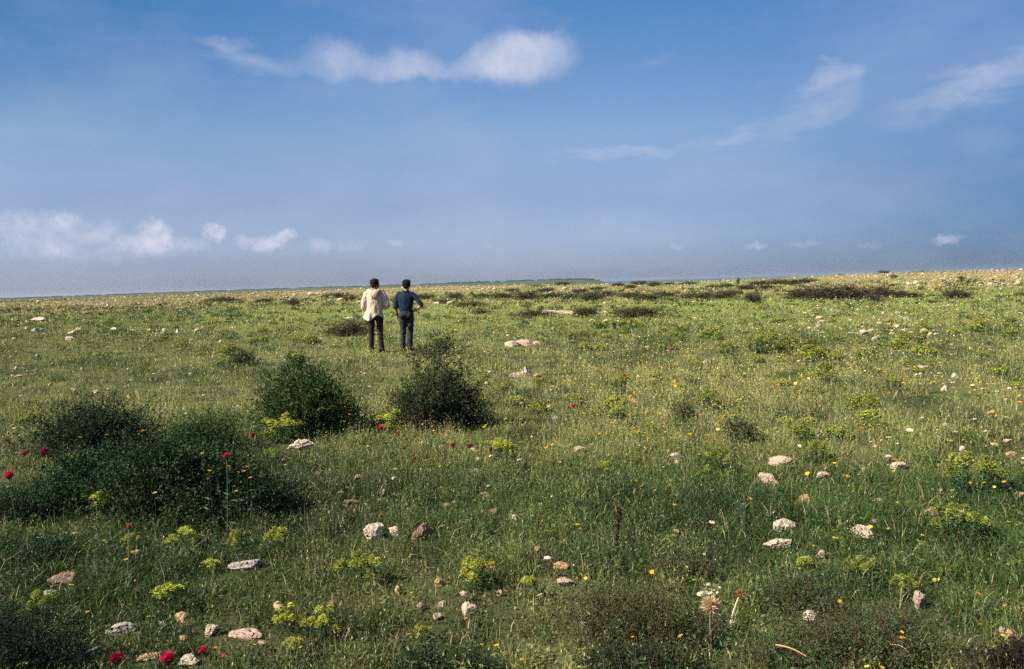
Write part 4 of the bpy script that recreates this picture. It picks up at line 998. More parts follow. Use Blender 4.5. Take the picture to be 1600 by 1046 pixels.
def shoe(p, yaw):
    v1 = loft([(0, -.075, .05), (0, -.02, .052), (0, .06, .042), (0, .13, .030), (0, .185, .024)], (.034, .038, .042, .046, .028), (.05, .052, .042, .03, .018), 16, front=(0, 0, 1))
    v2 = loft([(0, -.04, .03), (0, -.035, .10), (0, -.03, .13)], (.036, .038, .040), (.05, .046, .044), 16)
    return [(rot_z(v, yaw) + p, q, t) for v, q, t in (v1, v2)]
def place_person(root, parts):
    out = []
    for nm, me in parts: out.append(link(nm, me, root))
    return out

def man_in_jacket():
    p = at(588.5, 551); k = mpp(p); S_ = 116.5 * k / 1.80; root = empty('person', (p.x, p.y, p.z - .01), 0, S_)
    tag(root, 'man standing with his back turned in a light hooded jacket and dark trousers', 'person')
    yaw = math.radians(-72); hc = np.array((.02, .01, 1.662))
    LA = [(-.07, 0, 1.435), (-.17, 0, 1.425), (-.235, -.01, 1.29), (-.262, -.02, 1.14), (-.245, .05, 1.00), (-.235, .09, .915)]     # left arm hangs a little bent
    RA = [(.07, 0, 1.435), (.17, 0, 1.425), (.24, -.01, 1.28), (.282, .0, 1.15), (.225, .13, 1.12), (.14, .22, 1.14)]             # right forearm carried in front
    legL = [(-.095, 0, .96), (-.105, .01, .72), (-.112, .012, .50), (-.118, -.01, .28), (-.115, -.015, .07)]
    legR = [(.088, 0, .96), (.098, .015, .72), (.105, .02, .50), (.115, 0, .28), (.125, -.01, .07)]
    body = [loft([(0, 0, .90), (0, 0, 1.05), (0, .01, 1.25), (0, 0, 1.40), (0, 0, 1.47)], (.155, .14, .165, .175, .10), (.10, .095, .115, .10, .07)), loft([(0, 0, 1.42), (.01, .005, 1.52), (.018, .01, 1.60)], (.06, .052, .055), (.06, .056, .06), 16)]
    body += [loft(LA, (.05, .055, .048, .042, .038, .028), (.05, .055, .048, .042, .036, .024), 14, front=(0, 1, .1)), loft(RA, (.05, .055, .048, .044, .038, .028), (.05, .055, .048, .044, .036, .026), 14, front=(0, .3, 1))]
    body += [loft(legL, (.085, .075, .055, .05, .036), (.09, .08, .058, .055, .04), 16), loft(legR, (.085, .075, .055, .05, .036), (.09, .08, .058, .055, .04), 16)]
    body += hand(LA[-1], (.02, .25, -1), (.1, 1, .2), (1, 0, 0), .55) + hand(RA[-1], (-.8, .5, .1), (0, .2, 1), (-.3, -1, 0), .9)
    body += head_pieces(hc, yaw)
    parts = [('body', fuse('body', body, .0065, SKIN_D, 3))]
    parts.append(('hair', hair_mesh('hair', hc, yaw, 0, 4)))
    tr = [loft(legL, (.098, .086, .070, .064, .062), (.104, .092, .078, .072, .072), 18), loft(legR, (.098, .086, .070, .064, .062), (.104, .092, .078, .072, .072), 18), loft([(0, 0, .83), (0, -.005, .93), (0, 0, 1.02)], (.16, .185, .17), (.10, .13, .11), 20)]
    parts.append(('trousers', fuse('trousers', tr, .009, DARKT, 3, folds(.010, 9, 14, 7))))
    # hooded jacket: loose, hem lifting on the left
    jk = [loft([(-.035, -.01, .845), (-.03, -.012, .93), (-.012, -.01, 1.08), (0, 0, 1.25), (0, 0, 1.38), (0, 0, 1.455), (0, .0, 1.50)], (.222, .208, .192, .198, .205, .16, .09), (.165, .16, .15, .15, .138, .105, .08), 26, power=2.3)]
    jk += [loft(LA[:5] + [(-.238, .08, .965)], (.07, .08, .080, .076, .066, .058), (.075, .085, .082, .078, .068, .058), 16), loft(RA[:5] + [(.165, .195, 1.135)], (.07, .08, .084, .086, .066, .056), (.075, .085, .084, .084, .066, .056), 16, front=(0, .3, 1))]
    def jw(c, n):
        c = folds(.019, 15, 3.2, 13)(c, n); low = np.clip((1.02 - c[:, 2]) / .16, 0, 1) * (np.abs(c[:, 0]) < .30)
        c[:, 0] -= .045 * low * (c[:, 0] < 0); c[:, 2] += (.055 * np.sin(c[:, 0] * 15 + .6) + .10 * np.clip(c[:, 0] + .02, -.25, .3)) * low * (c[:, 2] < .93)
        c[:, 1] -= .02 * low * np.sin(c[:, 0] * 34); return c
    parts.append(('jacket', fuse('jacket', jk, .009, CREAM, 3, jw)))
    # hood lying on the back, with its opening at the neck
    a = np.linspace(-1.75, 1.75, 13); ring = [(.128 * math.sin(t), -.018 - .098 * math.cos(t), 1.520 - .026 * math.cos(t)) for t in a]
    hd = [loft(ring, .036, .030, 12, front=(0, 0, 1)), loft([(0, -.10, 1.515), (0, -.150, 1.44), (0, -.158, 1.36), (0, -.148, 1.30)], (.13, .115, .075, .015), (.038, .034, .03, .012), 18)]
    parts.append(('hood', fuse('hood', hd, .008, CREAM, 2, folds(.010, 24, 12, 17))))
    parts.append(('shoe', fuse('shoe', shoe(np.array((-.115, -.01, 0)), .12), .007, SHOE, 3))); parts.append(('shoe', fuse('shoe', shoe(np.array((.125, 0, 0)), -.75), .007, SHOE, 3)))
    place_person(root, parts)
    # camera case hanging at his left hip
    b = empty('shoulder_bag', (p.x, p.y, p.z), 0, S_); tag(b, 'small dark case hanging at the left hip of the man in the light jacket', 'bag')
    bm = bmesh.new(); bmesh.ops.create_cube(bm, size=1); bmesh.ops.scale(bm, verts=bm.verts, vec=(.085, .10, .12)); bmesh.ops.bevel(bm, geom=bm.edges[:], offset=.018, segments=3, affect='EDGES'); bmesh.ops.translate(bm, verts=bm.verts, vec=(-.205, .0, .745)); me = bpy.data.meshes.new('case'); bm.to_mesh(me); bm.free(); me.materials.append(STRAP); link('case', me, b)
    g = Geo(); g.tube([(-.205, .0, .80), (-.20, .01, .88), (-.19, .03, .98)], .008, (.05, .035, .03), 6); link('strap', g.build('strap', M['wood']), b)
man_in_jacket()

def man_in_shirt():
    p = at(636.5, 547); k = mpp(p); S_ = 111 * k / 1.76; root = empty('person', (p.x, p.y, p.z - .01), 0, S_)
    tag(root, 'man standing with back turned in a dark blue shirt, right hand on hip', 'person')
    yaw = math.radians(-28); tilt = -.12; hc = np.array((.040, .012, 1.622))
    LA = [(-.07, 0, 1.395), (-.16, 0, 1.385), (-.222, -.005, 1.25), (-.248, -.01, 1.10), (-.245, .035, .96), (-.235, .07, .865)]
    RA = [(.07, 0, 1.395), (.165, 0, 1.38), (.272, -.03, 1.27), (.385, -.055, 1.125), (.285, -.02, 1.025), (.205, -.01, .975)]
    legL = [(-.085, 0, .93), (-.085, .01, .70), (-.085, .015, .48), (-.10, -.01, .27), (-.105, -.015, .07)]
    legR = [(.09, 0, .93), (.095, .02, .70), (.09, .03, .48), (.075, .005, .27), (.07, -.005, .07)]
    body = [loft([(0, 0, .88), (0, 0, 1.02), (0, .01, 1.22), (0, 0, 1.36), (.005, 0, 1.44)], (.15, .13, .16, .17, .10), (.10, .09, .11, .10, .065)), loft([(.01, 0, 1.38), (.025, .004, 1.48), (.038, .01, 1.57)], (.058, .05, .054), (.06, .054, .058), 16)]
    body += [loft(LA, (.05, .052, .046, .042, .038, .027), (.05, .052, .046, .042, .036, .023), 14), loft(RA, (.05, .052, .046, .042, .038, .028), (.05, .052, .046, .042, .036, .024), 14, front=(0, 1, .2))]
    body += [loft(legL, (.082, .072, .053, .048, .035), (.088, .078, .056, .053, .038), 16), loft(legR, (.082, .072, .053, .048, .035), (.088, .078, .056, .053, .038), 16)]
    body += hand(LA[-1], (.04, .15, -1), (.05, 1, .1), (1, 0, 0), .6) + hand(RA[-1], (-.75, .25, -.28), (-.2, .3, 1), (-.2, 1, -.2), .5, 1.0)
    body += head_pieces(hc, yaw, tilt, .97)
    parts = [('body', fuse('body', body, .0065, SKIN, 3)), ('hair', hair_mesh('hair', hc, yaw, tilt, 9, 1.03))]
    tr = [loft(legL, (.100, .088, .072, .066, .064), (.106, .094, .078, .074, .074), 18), loft(legR, (.100, .088, .072, .066, .064), (.106, .094, .078, .074, .074), 18), loft([(0, 0, .80), (0, -.008, .90), (0, 0, 1.02)], (.155, .178, .158), (.10, .132, .112), 20), ball((-.075, -.06, .87), (.09, .085, .10)), ball((.075, -.06, .87), (.09, .085, .10))]
    parts.append(('trousers', fuse('trousers', tr, .009, GREYT, 3, folds(.009, 9, 14, 27))))
    sh = [loft([(0, -.002, 1.00), (0, -.006, 1.07), (0, 0, 1.20), (.0, 0, 1.33), (.006, 0, 1.405), (.012, 0, 1.45)], (.165, .178, .196, .205, .155, .08), (.118, .128, .136, .13, .10, .072), 24, power=2.25)]
    sh += [loft(LA[:4] + [(-.248, .0, 1.05)], (.06, .07, .07, .066, .066), (.065, .075, .072, .068, .068), 16), loft(RA[:4] + [(.362, -.05, 1.085)], (.06, .068, .060, .056, .050), (.065, .072, .066, .062, .056), 16)]
    parts.append(('shirt', fuse('shirt', sh, .009, NAVY, 3, folds(.009, 13, 5, 33))))
    parts.append(('collar', fuse('collar', [loft([(.012 + .075 * math.sin(t), -.004 - .075 * math.cos(t), 1.458 - .012 * math.cos(t)) for t in np.linspace(-2.6, 2.6, 11)], .016, .026, 10, front=(0, 0, 1))], .006, NAVY, 2)))
    v = loft([(0, -.002, .985), (0, -.002, 1.0), (0, -.002, 1.022)], (.171, .170, .168), (.124, .123, .121), 28, power=2.2); parts.append(('belt', fuse('belt', [v], .006, BELT, 1)))
    w = np.array(LA[-1]) * .8 + np.array(LA[-2]) * .2; dv = unit(np.array(LA[-1]) - np.array(LA[-2]))
    parts.append(('wristwatch', fuse('wristwatch', [loft([w - dv * .014, w, w + dv * .014], .033, .029, 16), ball(w + np.array((-.03, -.012, 0)), (.010, .017, .017), 2)], .004, BELT, 1)))
    parts.append(('shoe', fuse('shoe', shoe(np.array((-.105, -.01, 0)), .25), .007, SHOE, 3))); parts.append(('shoe', fuse('shoe', shoe(np.array((.07, 0, 0)), -.3), .007, SHOE, 3)))
    place_person(root, parts)
man_in_shirt()
# ------------------------------------------------------------------ grass and herbs of the sward
def build_grass(N=2100000):
    r = np.random.RandomState(77)
    # distance distribution: real density close by, thinning so that the picture stays evenly covered
    dd = np.geomspace(2.9, 392, 4000)
    dens = np.minimum(15000.0, 3.9 * 910 * 910 * 1.55 / dd ** 3)
    dens = np.where(dd > 90, dens * 1.15, dens)
    fan = np.arctan(.66 + 3.2 / dd)          # a margin of some three metres on either side of the view
    w = dens * dd * fan; cdf = np.concatenate([[0], np.cumsum(.5 * (w[1:] + w[:-1]) * np.diff(dd))])
    total = cdf[-1] * 2
    n = int(min(N, total))
    d = np.interp(r.rand(n) * cdf[-1], cdf, dd)
    az = r.uniform(-1, 1, n) * np.interp(d, dd, fan)
    x = d * np.sin(az); y = d * np.cos(az)
    # gather part of it in tufts
    tuft = r.rand(n) < .55
    q = .05 + .012 * d
    jx = np.round(x / (q * 3.2)); jy = np.round(y / (q * 3.2))
    hx = _hash2(jx, jy, 5) - .5; hy = _hash2(jx, jy, 6) - .5
    tx = (jx + .8 * hx) * q * 3.2 + r.normal(size=n) * q * .45; ty = (jy + .8 * hy) * q * 3.2 + r.normal(size=n) * q * .45
    near = d < 40
    x = np.where(tuft & near, tx, x); y = np.where(tuft & near, ty, y)
    d = np.sqrt(x * x + y * y)
    dry, mead, tan = zone(x, y)
    patch = fbm2(x / 1.1, y / 1.3, 71, 3)
    keep = (r.rand(n) < np.clip(.45 + 2.1 * (patch - .31), .12, 1) ) | (d > 30)
    x, y, d, dry, mead, tan, patch, tuft = [a[keep] for a in (x, y, d, dry, mead, tan, patch, tuft)]
    # stones keep the turf down round themselves
    short = np.ones(len(x)); drop = np.zeros(len(x), bool)
    for (sx, sy, sr) in STONES:
        dx = np.abs(x - sx); m_ = dx < sr * 1.5; i_ = np.nonzero(m_)[0]
        q_ = (dx[i_] / (sr * 1.15)) ** 2 + np.where(y[i_] < sy, (sy - y[i_]) / (sr * 2.0), (y[i_] - sy) / sr) ** 2
        drop[i_[(q_ < 1) & (r.rand(len(i_)) < .38)]] = True; short[i_] = np.where(q_ < 1.5, .55, short[i_])
    x, y, d, dry, mead, tan, patch, tuft, short = [a[~drop] for a in (x, y, d, dry, mead, tan, patch, tuft, short)]
    n = len(x); z = height(x, y)
    hn = fbm2(x / .55, y / .7, 81, 2)
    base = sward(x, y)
    kind = r.rand(n)
    kind_seed = kind < (.006 + .075 * dry * (1 - mead) + .03 * mead)      # straw seed stalks
    kind_leaf = (~kind_seed) & (kind > .66)                            # small broad leaves of herbs
    kind_bl = ~(kind_seed | kind_leaf)
    P = np.stack([x, y, z], 1)
    g = Geo()
    def tint(idx, lo=.6, hi=1.45):
        c = base[idx].copy()
        c = c * r.uniform(lo, hi, (len(c), 1))
        hue = r.rand(len(c), 1)
        c = np.where(hue < .16, c * (1.5, 1.22, .75), c)
        c = np.where(hue > .88, .45 * c + .55 * BLUEG * r.uniform(.6, 1.3, (len(c), 1)), c)
        return c
    # blades
    def blades(idx, L, W, lean, cols, seg):
        m = len(idx); ph = r.uniform(0, 2 * PI, m); sd = r.uniform(0, 2 * PI, m)
        D = np.stack([np.cos(ph), np.sin(ph), np.zeros(m)], 1)
        S = np.stack([np.cos(sd), np.sin(sd), np.zeros(m)], 1) * (W[:, None] * .5)
        p0 = P[idx] - (0, 0, .01)
        def pt(t): return p0 + D * (L * lean * t * t)[:, None] + np.array((0, 0, 1.0)) * (L * (t - .42 * lean * t * t))[:, None]
        if seg == 2:
            a, b = pt(0.0), pt(.55); c = pt(1.0)
            V = np.stack([a - S, a + S, b + S * .8, b - S * .8, c], 1).reshape(-1, 3)
            i = np.arange(m)[:, None] * 5
            g.add(V, i + np.array((0, 1, 2, 3)), np.repeat(cols, 5, 0))
            g.T.append((i + np.array((3, 2, 4))) + g.n - len(V))
        else:
            a = pt(0.0); c = pt(1.0)
            V = np.stack([a - S, a + S, c], 1).reshape(-1, 3)
            g.add(V, np.arange(m)[:, None] * 3 + np.array((0, 1, 2)), np.repeat(cols, 3, 0))
    for seg, sel in ((2, kind_bl & (d < 13)), (1, kind_bl & (d >= 13))):
        idx = np.nonzero(sel)[0]; dm = d[idx]
        L = (.026 + .080 * r.rand(len(idx)) ** 1.8 + .11 * (hn[idx] - .42) + .08 * (r.rand(len(idx)) < .03)) * (1 + .010 * np.minimum(dm, 60)) * (.8 + .4 * (1 - dry[idx])) * short[idx]
        L = np.maximum(L, .022) + .0016 * dm * (dm > 60)
        W = np.maximum(.0030 + .0028 * r.rand(len(idx)), .00075 * dm * r.uniform(.7, 1.4, len(idx)))
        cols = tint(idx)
        strawy = r.rand(len(idx)) < (.065 + .10 * dry[idx] * (1 - mead[idx]))
        cols[strawy] = STRAW * r.uniform(.45, 1.0, (strawy.sum(), 1))
        blades(idx, L, W, r.uniform(.15, 1.1, len(idx)), cols, seg)
    # straw stalks with a little seed head
    idx = np.nonzero(kind_seed)[0]; dm = d[idx]; m = len(idx)
    L = r.uniform(.08, .22, m) * (1 + .004 * dm) * short[idx]; W = np.maximum(.0016, .00045 * dm)
    cols = STRAW * r.uniform(.45, 1.15, (m, 1))
    grn = r.rand(m) < .35; cols[grn] = OLIVE * r.uniform(.9, 1.7, (grn.sum(), 1))
    blades(idx, L, W, r.uniform(.05, .5, m), cols, 1)
    hp = P[idx] + np.stack([r.normal(size=m) * .02, r.normal(size=m) * .02, L * .8], 1)
    dr = unit(np.stack([r.normal(size=m) * .4, r.normal(size=m) * .4, np.ones(m)], 1))
    s = np.maximum(r.uniform(.006, .013, m), .0010 * dm)
    g.leaves(hp, dr, perp(dr, r), s * 1.5, np.maximum(s * .4, .0008 * dm), cols * r.uniform(.8, 1.3, (m, 1)))
    # broad leaves, low and splayed
    idx = np.nonzero(kind_leaf)[0]; dm = d[idx]; m = len(idx)
    ph = r.uniform(0, 2 * PI, m); up = r.uniform(-.15, 1.0, m)
    D = unit(np.stack([np.cos(ph), np.sin(ph), up], 1))
    N_ = unit(np.cross(D, np.stack([r.normal(size=m) * .5, r.normal(size=m) * .5, np.ones(m)], 1)))
    hgt = np.abs(r.normal(size=m)) * (.015 + .075 * hn[idx]) * short[idx] * (1 + .008 * np.minimum(dm, 60))
    L = np.maximum(r.uniform(.010, .034, m), .0016 * dm * r.uniform(.7, 1.3, m)); W = L * r.uniform(.16, .42, m)
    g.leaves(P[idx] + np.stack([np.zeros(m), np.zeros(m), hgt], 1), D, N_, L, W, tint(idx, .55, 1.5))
    # herb clumps: small leafy mounds that break up the turf
    nc = 7600
    dd = np.geomspace(3.6, 130, 3000); w = np.minimum(14.0, 2300.0 / dd ** 2.25) * dd
    cdf = np.concatenate([[0], np.cumsum(.5 * (w[1:] + w[:-1]) * np.diff(dd))])
    cd_ = np.interp(r.rand(nc) * cdf[-1], cdf, dd); az = r.uniform(-1, 1, nc) * np.arctan(.66 + 3.0 / cd_)
    cx_ = cd_ * np.sin(az); cy_ = cd_ * np.cos(az)
    kk = fbm2(cx_ / 1.9, cy_ / 2.4, 121, 3) > .44; 
    for (sx, sy, sr) in STONES: kk &= ~((np.abs(cx_ - sx) < sr + .06) & (cy_ > sy - sr * 2.2 - .12) & (cy_ < sy + sr))
    cx_, cy_, cd_ = cx_[kk], cy_[kk], cd_[kk]; nc = len(cx_)
    m = 44; R_ = r.uniform(.035, .10, nc) * (1 + .03 * cd_) * r.uniform(.6, 1.3, nc)
    tone = r.choice(4, nc, p=[.40, .22, .22, .16])
    tc_ = np.array([(.040, .076, .022), (.060, .105, .042), (.135, .170, .044), (.190, .165, .070)])[tone] * r.uniform(.75, 1.25, (nc, 1))
    a_ = r.uniform(0, 2 * PI, (nc, m)); q_ = np.sqrt(r.rand(nc, m)); zz = r.rand(nc, m) * (1 - .7 * q_ ** 2)
    P2 = np.stack([cx_[:, None] + np.cos(a_) * q_ * R_[:, None], cy_[:, None] + np.sin(a_) * q_ * R_[:, None], height(cx_, cy_)[:, None] + zz * R_[:, None] * r.uniform(.7, 1.3, nc)[:, None]], -1).reshape(-1, 3)
    D = unit(np.stack([np.cos(a_) * (.3 + q_), np.sin(a_) * (.3 + q_), r.uniform(.1, 1.3, (nc, m))], -1).reshape(-1, 3) + .35 * r.normal(size=(nc * m, 3)))
    Ll = np.repeat(np.maximum(R_ * .24, .0019 * cd_), m) * r.uniform(.6, 1.4, nc * m)
    g.leaves(P2, D, perp(D, r), Ll, Ll * r.uniform(.25, .55, nc * m), np.repeat(tc_, m, 0) * r.uniform(.6, 1.45, (nc * m, 1)))
    o = link('grass', g.build('grass', M['grass']))
    tag(o, 'short meadow grass and low herbs covering the plain', 'grass', kind='stuff')
    return n
NG = build_grass()

# ------------------------------------------------------------------ specks nobody could count: petals and chips of stone
def build_specks():
    r = np.random.RandomState(8)
    g = Geo(); n = 16000
    dd = np.geomspace(4.2, 150, 2000); w = np.minimum(9.0, 1100.0 / dd ** 2.0) * dd * (1 + 1.5 * sstep(8, 10, dd) * (1 - sstep(24, 34, dd)))
    cdf = np.concatenate([[0], np.cumsum(.5 * (w[1:] + w[:-1]) * np.diff(dd))])
    d = np.interp(r.rand(n) * cdf[-1], cdf, dd); az = r.uniform(-1, 1, n) * np.arctan(.66 + 2.0 / d)
    x = d * np.sin(az); y = d * np.cos(az)
    dry, mead, tan = zone(x, y); pt = fbm2(x / 1.6, y / 2.0, 91, 3)
    k = (pt > .44) & (r.rand(n) < .12 + 1.1 * np.maximum(dry, .5 * mead)) & (r.rand(n) < np.where(land_u(x, y) < 560, .45, 1)); x, y, d = x[k], y[k], d[k]; n = len(x)
    P = np.stack([x, y, height(x, y) + r.uniform(.04, .13, n) * (1 + .004 * d)], 1)
    s = np.maximum(r.uniform(.012, .024, n), .00165 * d * r.uniform(.7, 1.3, n))
    pal = np.array([(.72, .48, .03), (.70, .52, .10), (.60, .62, .10), (.78, .66, .36), (.66, .36, .08)])
    c = 1.1 * pal[r.choice(5, n, p=[.34, .22, .2, .16, .08])] * r.uniform(.75, 1.1, (n, 1))
    for q in range(2):
        D = unit(np.stack([r.normal(size=n), r.normal(size=n), .5 * r.normal(size=n)], 1))
        g.leaves(P - D * (s * .5)[:, None], D, perp(D, r), s, s * .8, c)
    o = link('flower_specks', g.build('flower_specks', M['petal']))
    tag(o, 'countless tiny yellow and cream blossoms in the grass', 'flowers', kind='stuff')
    # stone chips
    g = Geo(); n = 13000
    bm = bmesh.new(); bmesh.ops.create_icosphere(bm, subdivisions=1, radius=1)
    sv = np.array([v.co[:] for v in bm.verts]); sf = np.array([[v.index for v in f.verts] for f in bm.faces]); bm.free()
    dd = np.geomspace(4.0, 330, 3000); w = np.minimum(10.0, 560.0 / dd ** 1.95) * dd
    cdf = np.concatenate([[0], np.cumsum(.5 * (w[1:] + w[:-1]) * np.diff(dd))])
    d = np.interp(r.rand(n) * cdf[-1], cdf, dd); az = r.uniform(-1, 1, n) * np.arctan(.66 + 2.0 / d)
    x = d * np.sin(az); y = d * np.cos(az); u = land_u(x, y); py = 443 + 1422 * 1.55 / d
    pt = fbm2(x / 1.5, y / 2.2, 95, 3); pb = fbm2(x / 9.0, y / 14.0, 96, 2)
    want = .25 + .5 * sstep(.45, .6, pb) + 4.5 * ((u > 1220) & (d > 26) & (d < 54)) + 1.1 * ((u < 360) & (d > 28) & (d < 48)) + 1.0 * (d > 75)
    k = (pt > .47) & (r.rand(n) < want / 2.2); x, y, d = x[k], y[k], d[k]
    tx = []
    for i in range(len(x)):
        s = max(r.uniform(.010, .035), .00085 * d[i] * r.uniform(.6, 1.6))
        q = sv * (1 + .55 * (r.rand(len(sv)) - .5))[:, None] * (s * r.uniform(.8, 1.6), s * r.uniform(.7, 1.2), s * r.uniform(.35, .7))
        a = r.uniform(0, 2 * PI); R_ = np.array(((math.cos(a), -math.sin(a), 0), (math.sin(a), math.cos(a), 0), (0, 0, 1)))
        V = q @ R_.T + (x[i], y[i], float(0))
        V[:, 2] += s * .2
        c = [(.54, .43, .33), (.44, .33, .24), (.42, .26, .14), (.30, .21, .14), (.38, .32, .28)][r.choice(5, p=[.4, .24, .16, .08, .12])]
        g.add(V, sf, np.array(c) * r.uniform(.75, 1.05)); tx.append((x[i], y[i]))
    hz = height(np.array([t[0] for t in tx]), np.array([t[1] for t in tx])) + .035
    for i, V in enumerate(g.V): V[:, 2] += hz[i] + .0006 * d[i]
    o = link('stone_chips', g.build('stone_chips', M['wood']))
    tag(o, 'scatter of pale stone chips lying through the turf', 'rubble', kind='stuff')
build_specks()
# ------------------------------------------------------------------ sun, sky and clouds
SUN_EL = math.radians(40); SUN_AZ = math.radians(-112)     # azimuth from the view direction (+Y), clockwise positive
sd = Vector((math.sin(SUN_AZ) * math.cos(SUN_EL), math.cos(SUN_AZ) * math.cos(SUN_EL), math.sin(SUN_EL)))
sl = bpy.data.lights.new('sun', 'SUN'); sl.energy = 5.0; sl.angle = math.radians(.53); sl.color = (1.0, .90, .76)
so = bpy.data.objects.new('sun', sl); COL.objects.link(so)
so.rotation_euler = sd.to_track_quat('Z', 'Y').to_euler()

def build_world():
    w = bpy.data.worlds.new('World'); SC.world = w; w.use_nodes = True
    nt = w.node_tree; nt.nodes.clear(); L = nt.links
    out = nd(nt, 'ShaderNodeOutputWorld'); bg = nd(nt, 'ShaderNodeBackground')
    sky = nd(nt, 'ShaderNodeTexSky', sky_type='NISHITA'); sky.sun_disc = False
    sky.sun_elevation = SUN_EL; sky.sun_rotation = SUN_AZ; sky.air_density = 1.0; sky.dust_density = 1.0; sky.ozone_density = 1.5
    tc = nd(nt, 'ShaderNodeTexCoord')
    sep = nd(nt, 'ShaderNodeSeparateXYZ'); L.new(tc.outputs['Generated'], sep.inputs[0])
    def math_(op, a, b=None):
        n = nd(nt, 'ShaderNodeMath', operation=op)
        for i, v in enumerate((a, b)):
            if v is None: continue
            if isinstance(v, (int, float)): n.inputs[i].default_value = v
            else: L.new(v, n.inputs[i])
        return n.outputs[0]
    el = math_('ARCSINE', sep.outputs[2]); az = math_('ARCTAN2', sep.outputs[0], sep.outputs[1])
    eld = math_('MULTIPLY', el, 180 / PI); azd = math_('MULTIPLY', az, 180 / PI)
    # clean blue overhead, milky violet haze low down
    t = math_('DIVIDE', eld, 90.0)
    tint = ramp(nt, TINT); L.new(t, tint.inputs[0])
    mul = nd(nt, 'ShaderNodeMixRGB', blend_type='MULTIPLY'); mul.inputs[0].default_value = 1
    L.new(sky.outputs[0], mul.inputs[1]); L.new(tint.outputs[0], mul.inputs[2])
    # the haze is thicker towards the left, the sky over the sea on the right deeper, vignetting painted in at upper left
    def mrange(v, a, b, c, d):
        n = nd(nt, 'ShaderNodeMapRange', interpolation_type='SMOOTHSTEP'); L.new(v, n.inputs[0])
        for i, q in enumerate((a, b, c, d)): n.inputs[i + 1].default_value = q
        return n.outputs[0]
    kr = math_('MULTIPLY', mrange(azd, 3.0, 33.0, 0, 1), mrange(eld, 2.0, 18.0, 1, .35))
    kl = math_('MULTIPLY', mrange(azd, -8.0, -32.0, 0, 1), mrange(eld, 4.0, 15.0, 0, 1))  # upper left: lens darkening multiplied into the sky colour
    for kk, cc in ((kr, (.34, .50, .62)), (kl, (.55, .75, .80))):
        mm = nd(nt, 'ShaderNodeMixRGB', blend_type='MULTIPLY'); L.new(kk, mm.inputs[0]); L.new(mul.outputs[0], mm.inputs[1]); mm.inputs[2].default_value = (*cc, 1); mul = mm
    # clouds in azimuth / elevation degrees
    cv = nd(nt, 'ShaderNodeCombineXYZ'); L.new(azd, cv.inputs[0]); L.new(eld, cv.inputs[1])
    def noise(scale, detail, rough=.6, sx=1.0, sy=1.0):
        mp = nd(nt, 'ShaderNodeMapping'); mp.inputs['Scale'].default_value = (sx, sy, 1); L.new(cv.outputs[0], mp.inputs[0])
        n = nd(nt, 'ShaderNodeTexNoise', noise_dimensions='2D'); n.inputs['Scale'].default_value = scale; n.inputs['Detail'].default_value = detail; n.inputs['Roughness'].default_value = rough
        L.new(mp.outputs[0], n.inputs['Vector']); return n
    nA = noise(.42, 6, .6); nB = noise(1.5, 8, .64, 1, 1.1); nS = noise(.5, 6, .6, .55, 1.5)
    def warp(n, amp):
        s = nd(nt, 'ShaderNodeVectorMath', operation='SUBTRACT'); L.new(n.outputs['Color'], s.inputs[0]); s.inputs[1].default_value = (.5, .5, .5)
        k = nd(nt, 'ShaderNodeVectorMath', operation='SCALE'); L.new(s.outputs[0], k.inputs[0]); k.inputs[3].default_value = amp
        a = nd(nt, 'ShaderNodeVectorMath', operation='ADD'); L.new(cv.outputs[0], a.inputs[0]); L.new(k.outputs[0], a.inputs[1]); return a.outputs[0]
    WA = warp(nA, 1.7); WB = warp(nB, .8); WS = warp(nS, 2.6)
    def blob(px, py, hw, hh, amt, rot=0.0, kind='A', soft=1.0):
        r = ray(px, py); r = r / np.linalg.norm(r)
        a0 = math.degrees(math.atan2(r[0], r[1])); e0 = math.degrees(math.asin(r[2]))
        k = 180 / PI / FPX
        mp = nd(nt, 'ShaderNodeMapping', vector_type='TEXTURE')
        mp.inputs['Location'].default_value = (a0, e0, 0); mp.inputs['Rotation'].default_value = (0, 0, math.radians(rot)); mp.inputs['Scale'].default_value = (hw * k, hh * k, 1)
        L.new({'A': WA, 'B': WB, 'S': WS}[kind], mp.inputs[0])
        ln = nd(nt, 'ShaderNodeVectorMath', operation='LENGTH'); L.new(mp.outputs[0], ln.inputs[0])
        mr = nd(nt, 'ShaderNodeMapRange', interpolation_type='SMOOTHSTEP'); L.new(ln.outputs['Value'], mr.inputs[0])
        mr.inputs[1].default_value = 1.0 + .45 * soft; mr.inputs[2].default_value = max(0, 1.0 - .85 * soft); mr.inputs[3].default_value = 0; mr.inputs[4].default_value = amt
        return mr.outputs[0]
    acc = None
    nF = noise(1.7, 7, .62)
    mf = mrange(nF.outputs['Fac'], .36, .62, .68, 1.12)
    for b in CLOUDS:
        o = blob(*b)
        if b[6] == 'B': o = math_('MULTIPLY', o, mf)
        # overlay so that overlapping puffs do not burn out
        if acc is None: acc = o
        else:
            inv = math_('SUBTRACT', 1.0, acc); acc = math_('ADD', acc, math_('MULTIPLY', inv, o))
    # thin broken texture in the cloud mass
    nC = noise(.8, 8, .65)
    mr = nd(nt, 'ShaderNodeMapRange'); L.new(nC.outputs['Fac'], mr.inputs[0]); mr.inputs[1].default_value = .3; mr.inputs[2].default_value = .65; mr.inputs[3].default_value = .80; mr.inputs[4].default_value = 1.06
    acc = math_('MULTIPLY', acc, mr.outputs[0])
    # faint overall cirrus veil
    nV = noise(.09, 7, .6, .6, 1.6)
    mv = nd(nt, 'ShaderNodeMapRange'); L.new(nV.outputs['Fac'], mv.inputs[0]); mv.inputs[1].default_value = .42; mv.inputs[2].default_value = .75; mv.inputs[3].default_value = 0; mv.inputs[4].default_value = .16
    acc = math_('MAXIMUM', acc, mv.outputs[0])
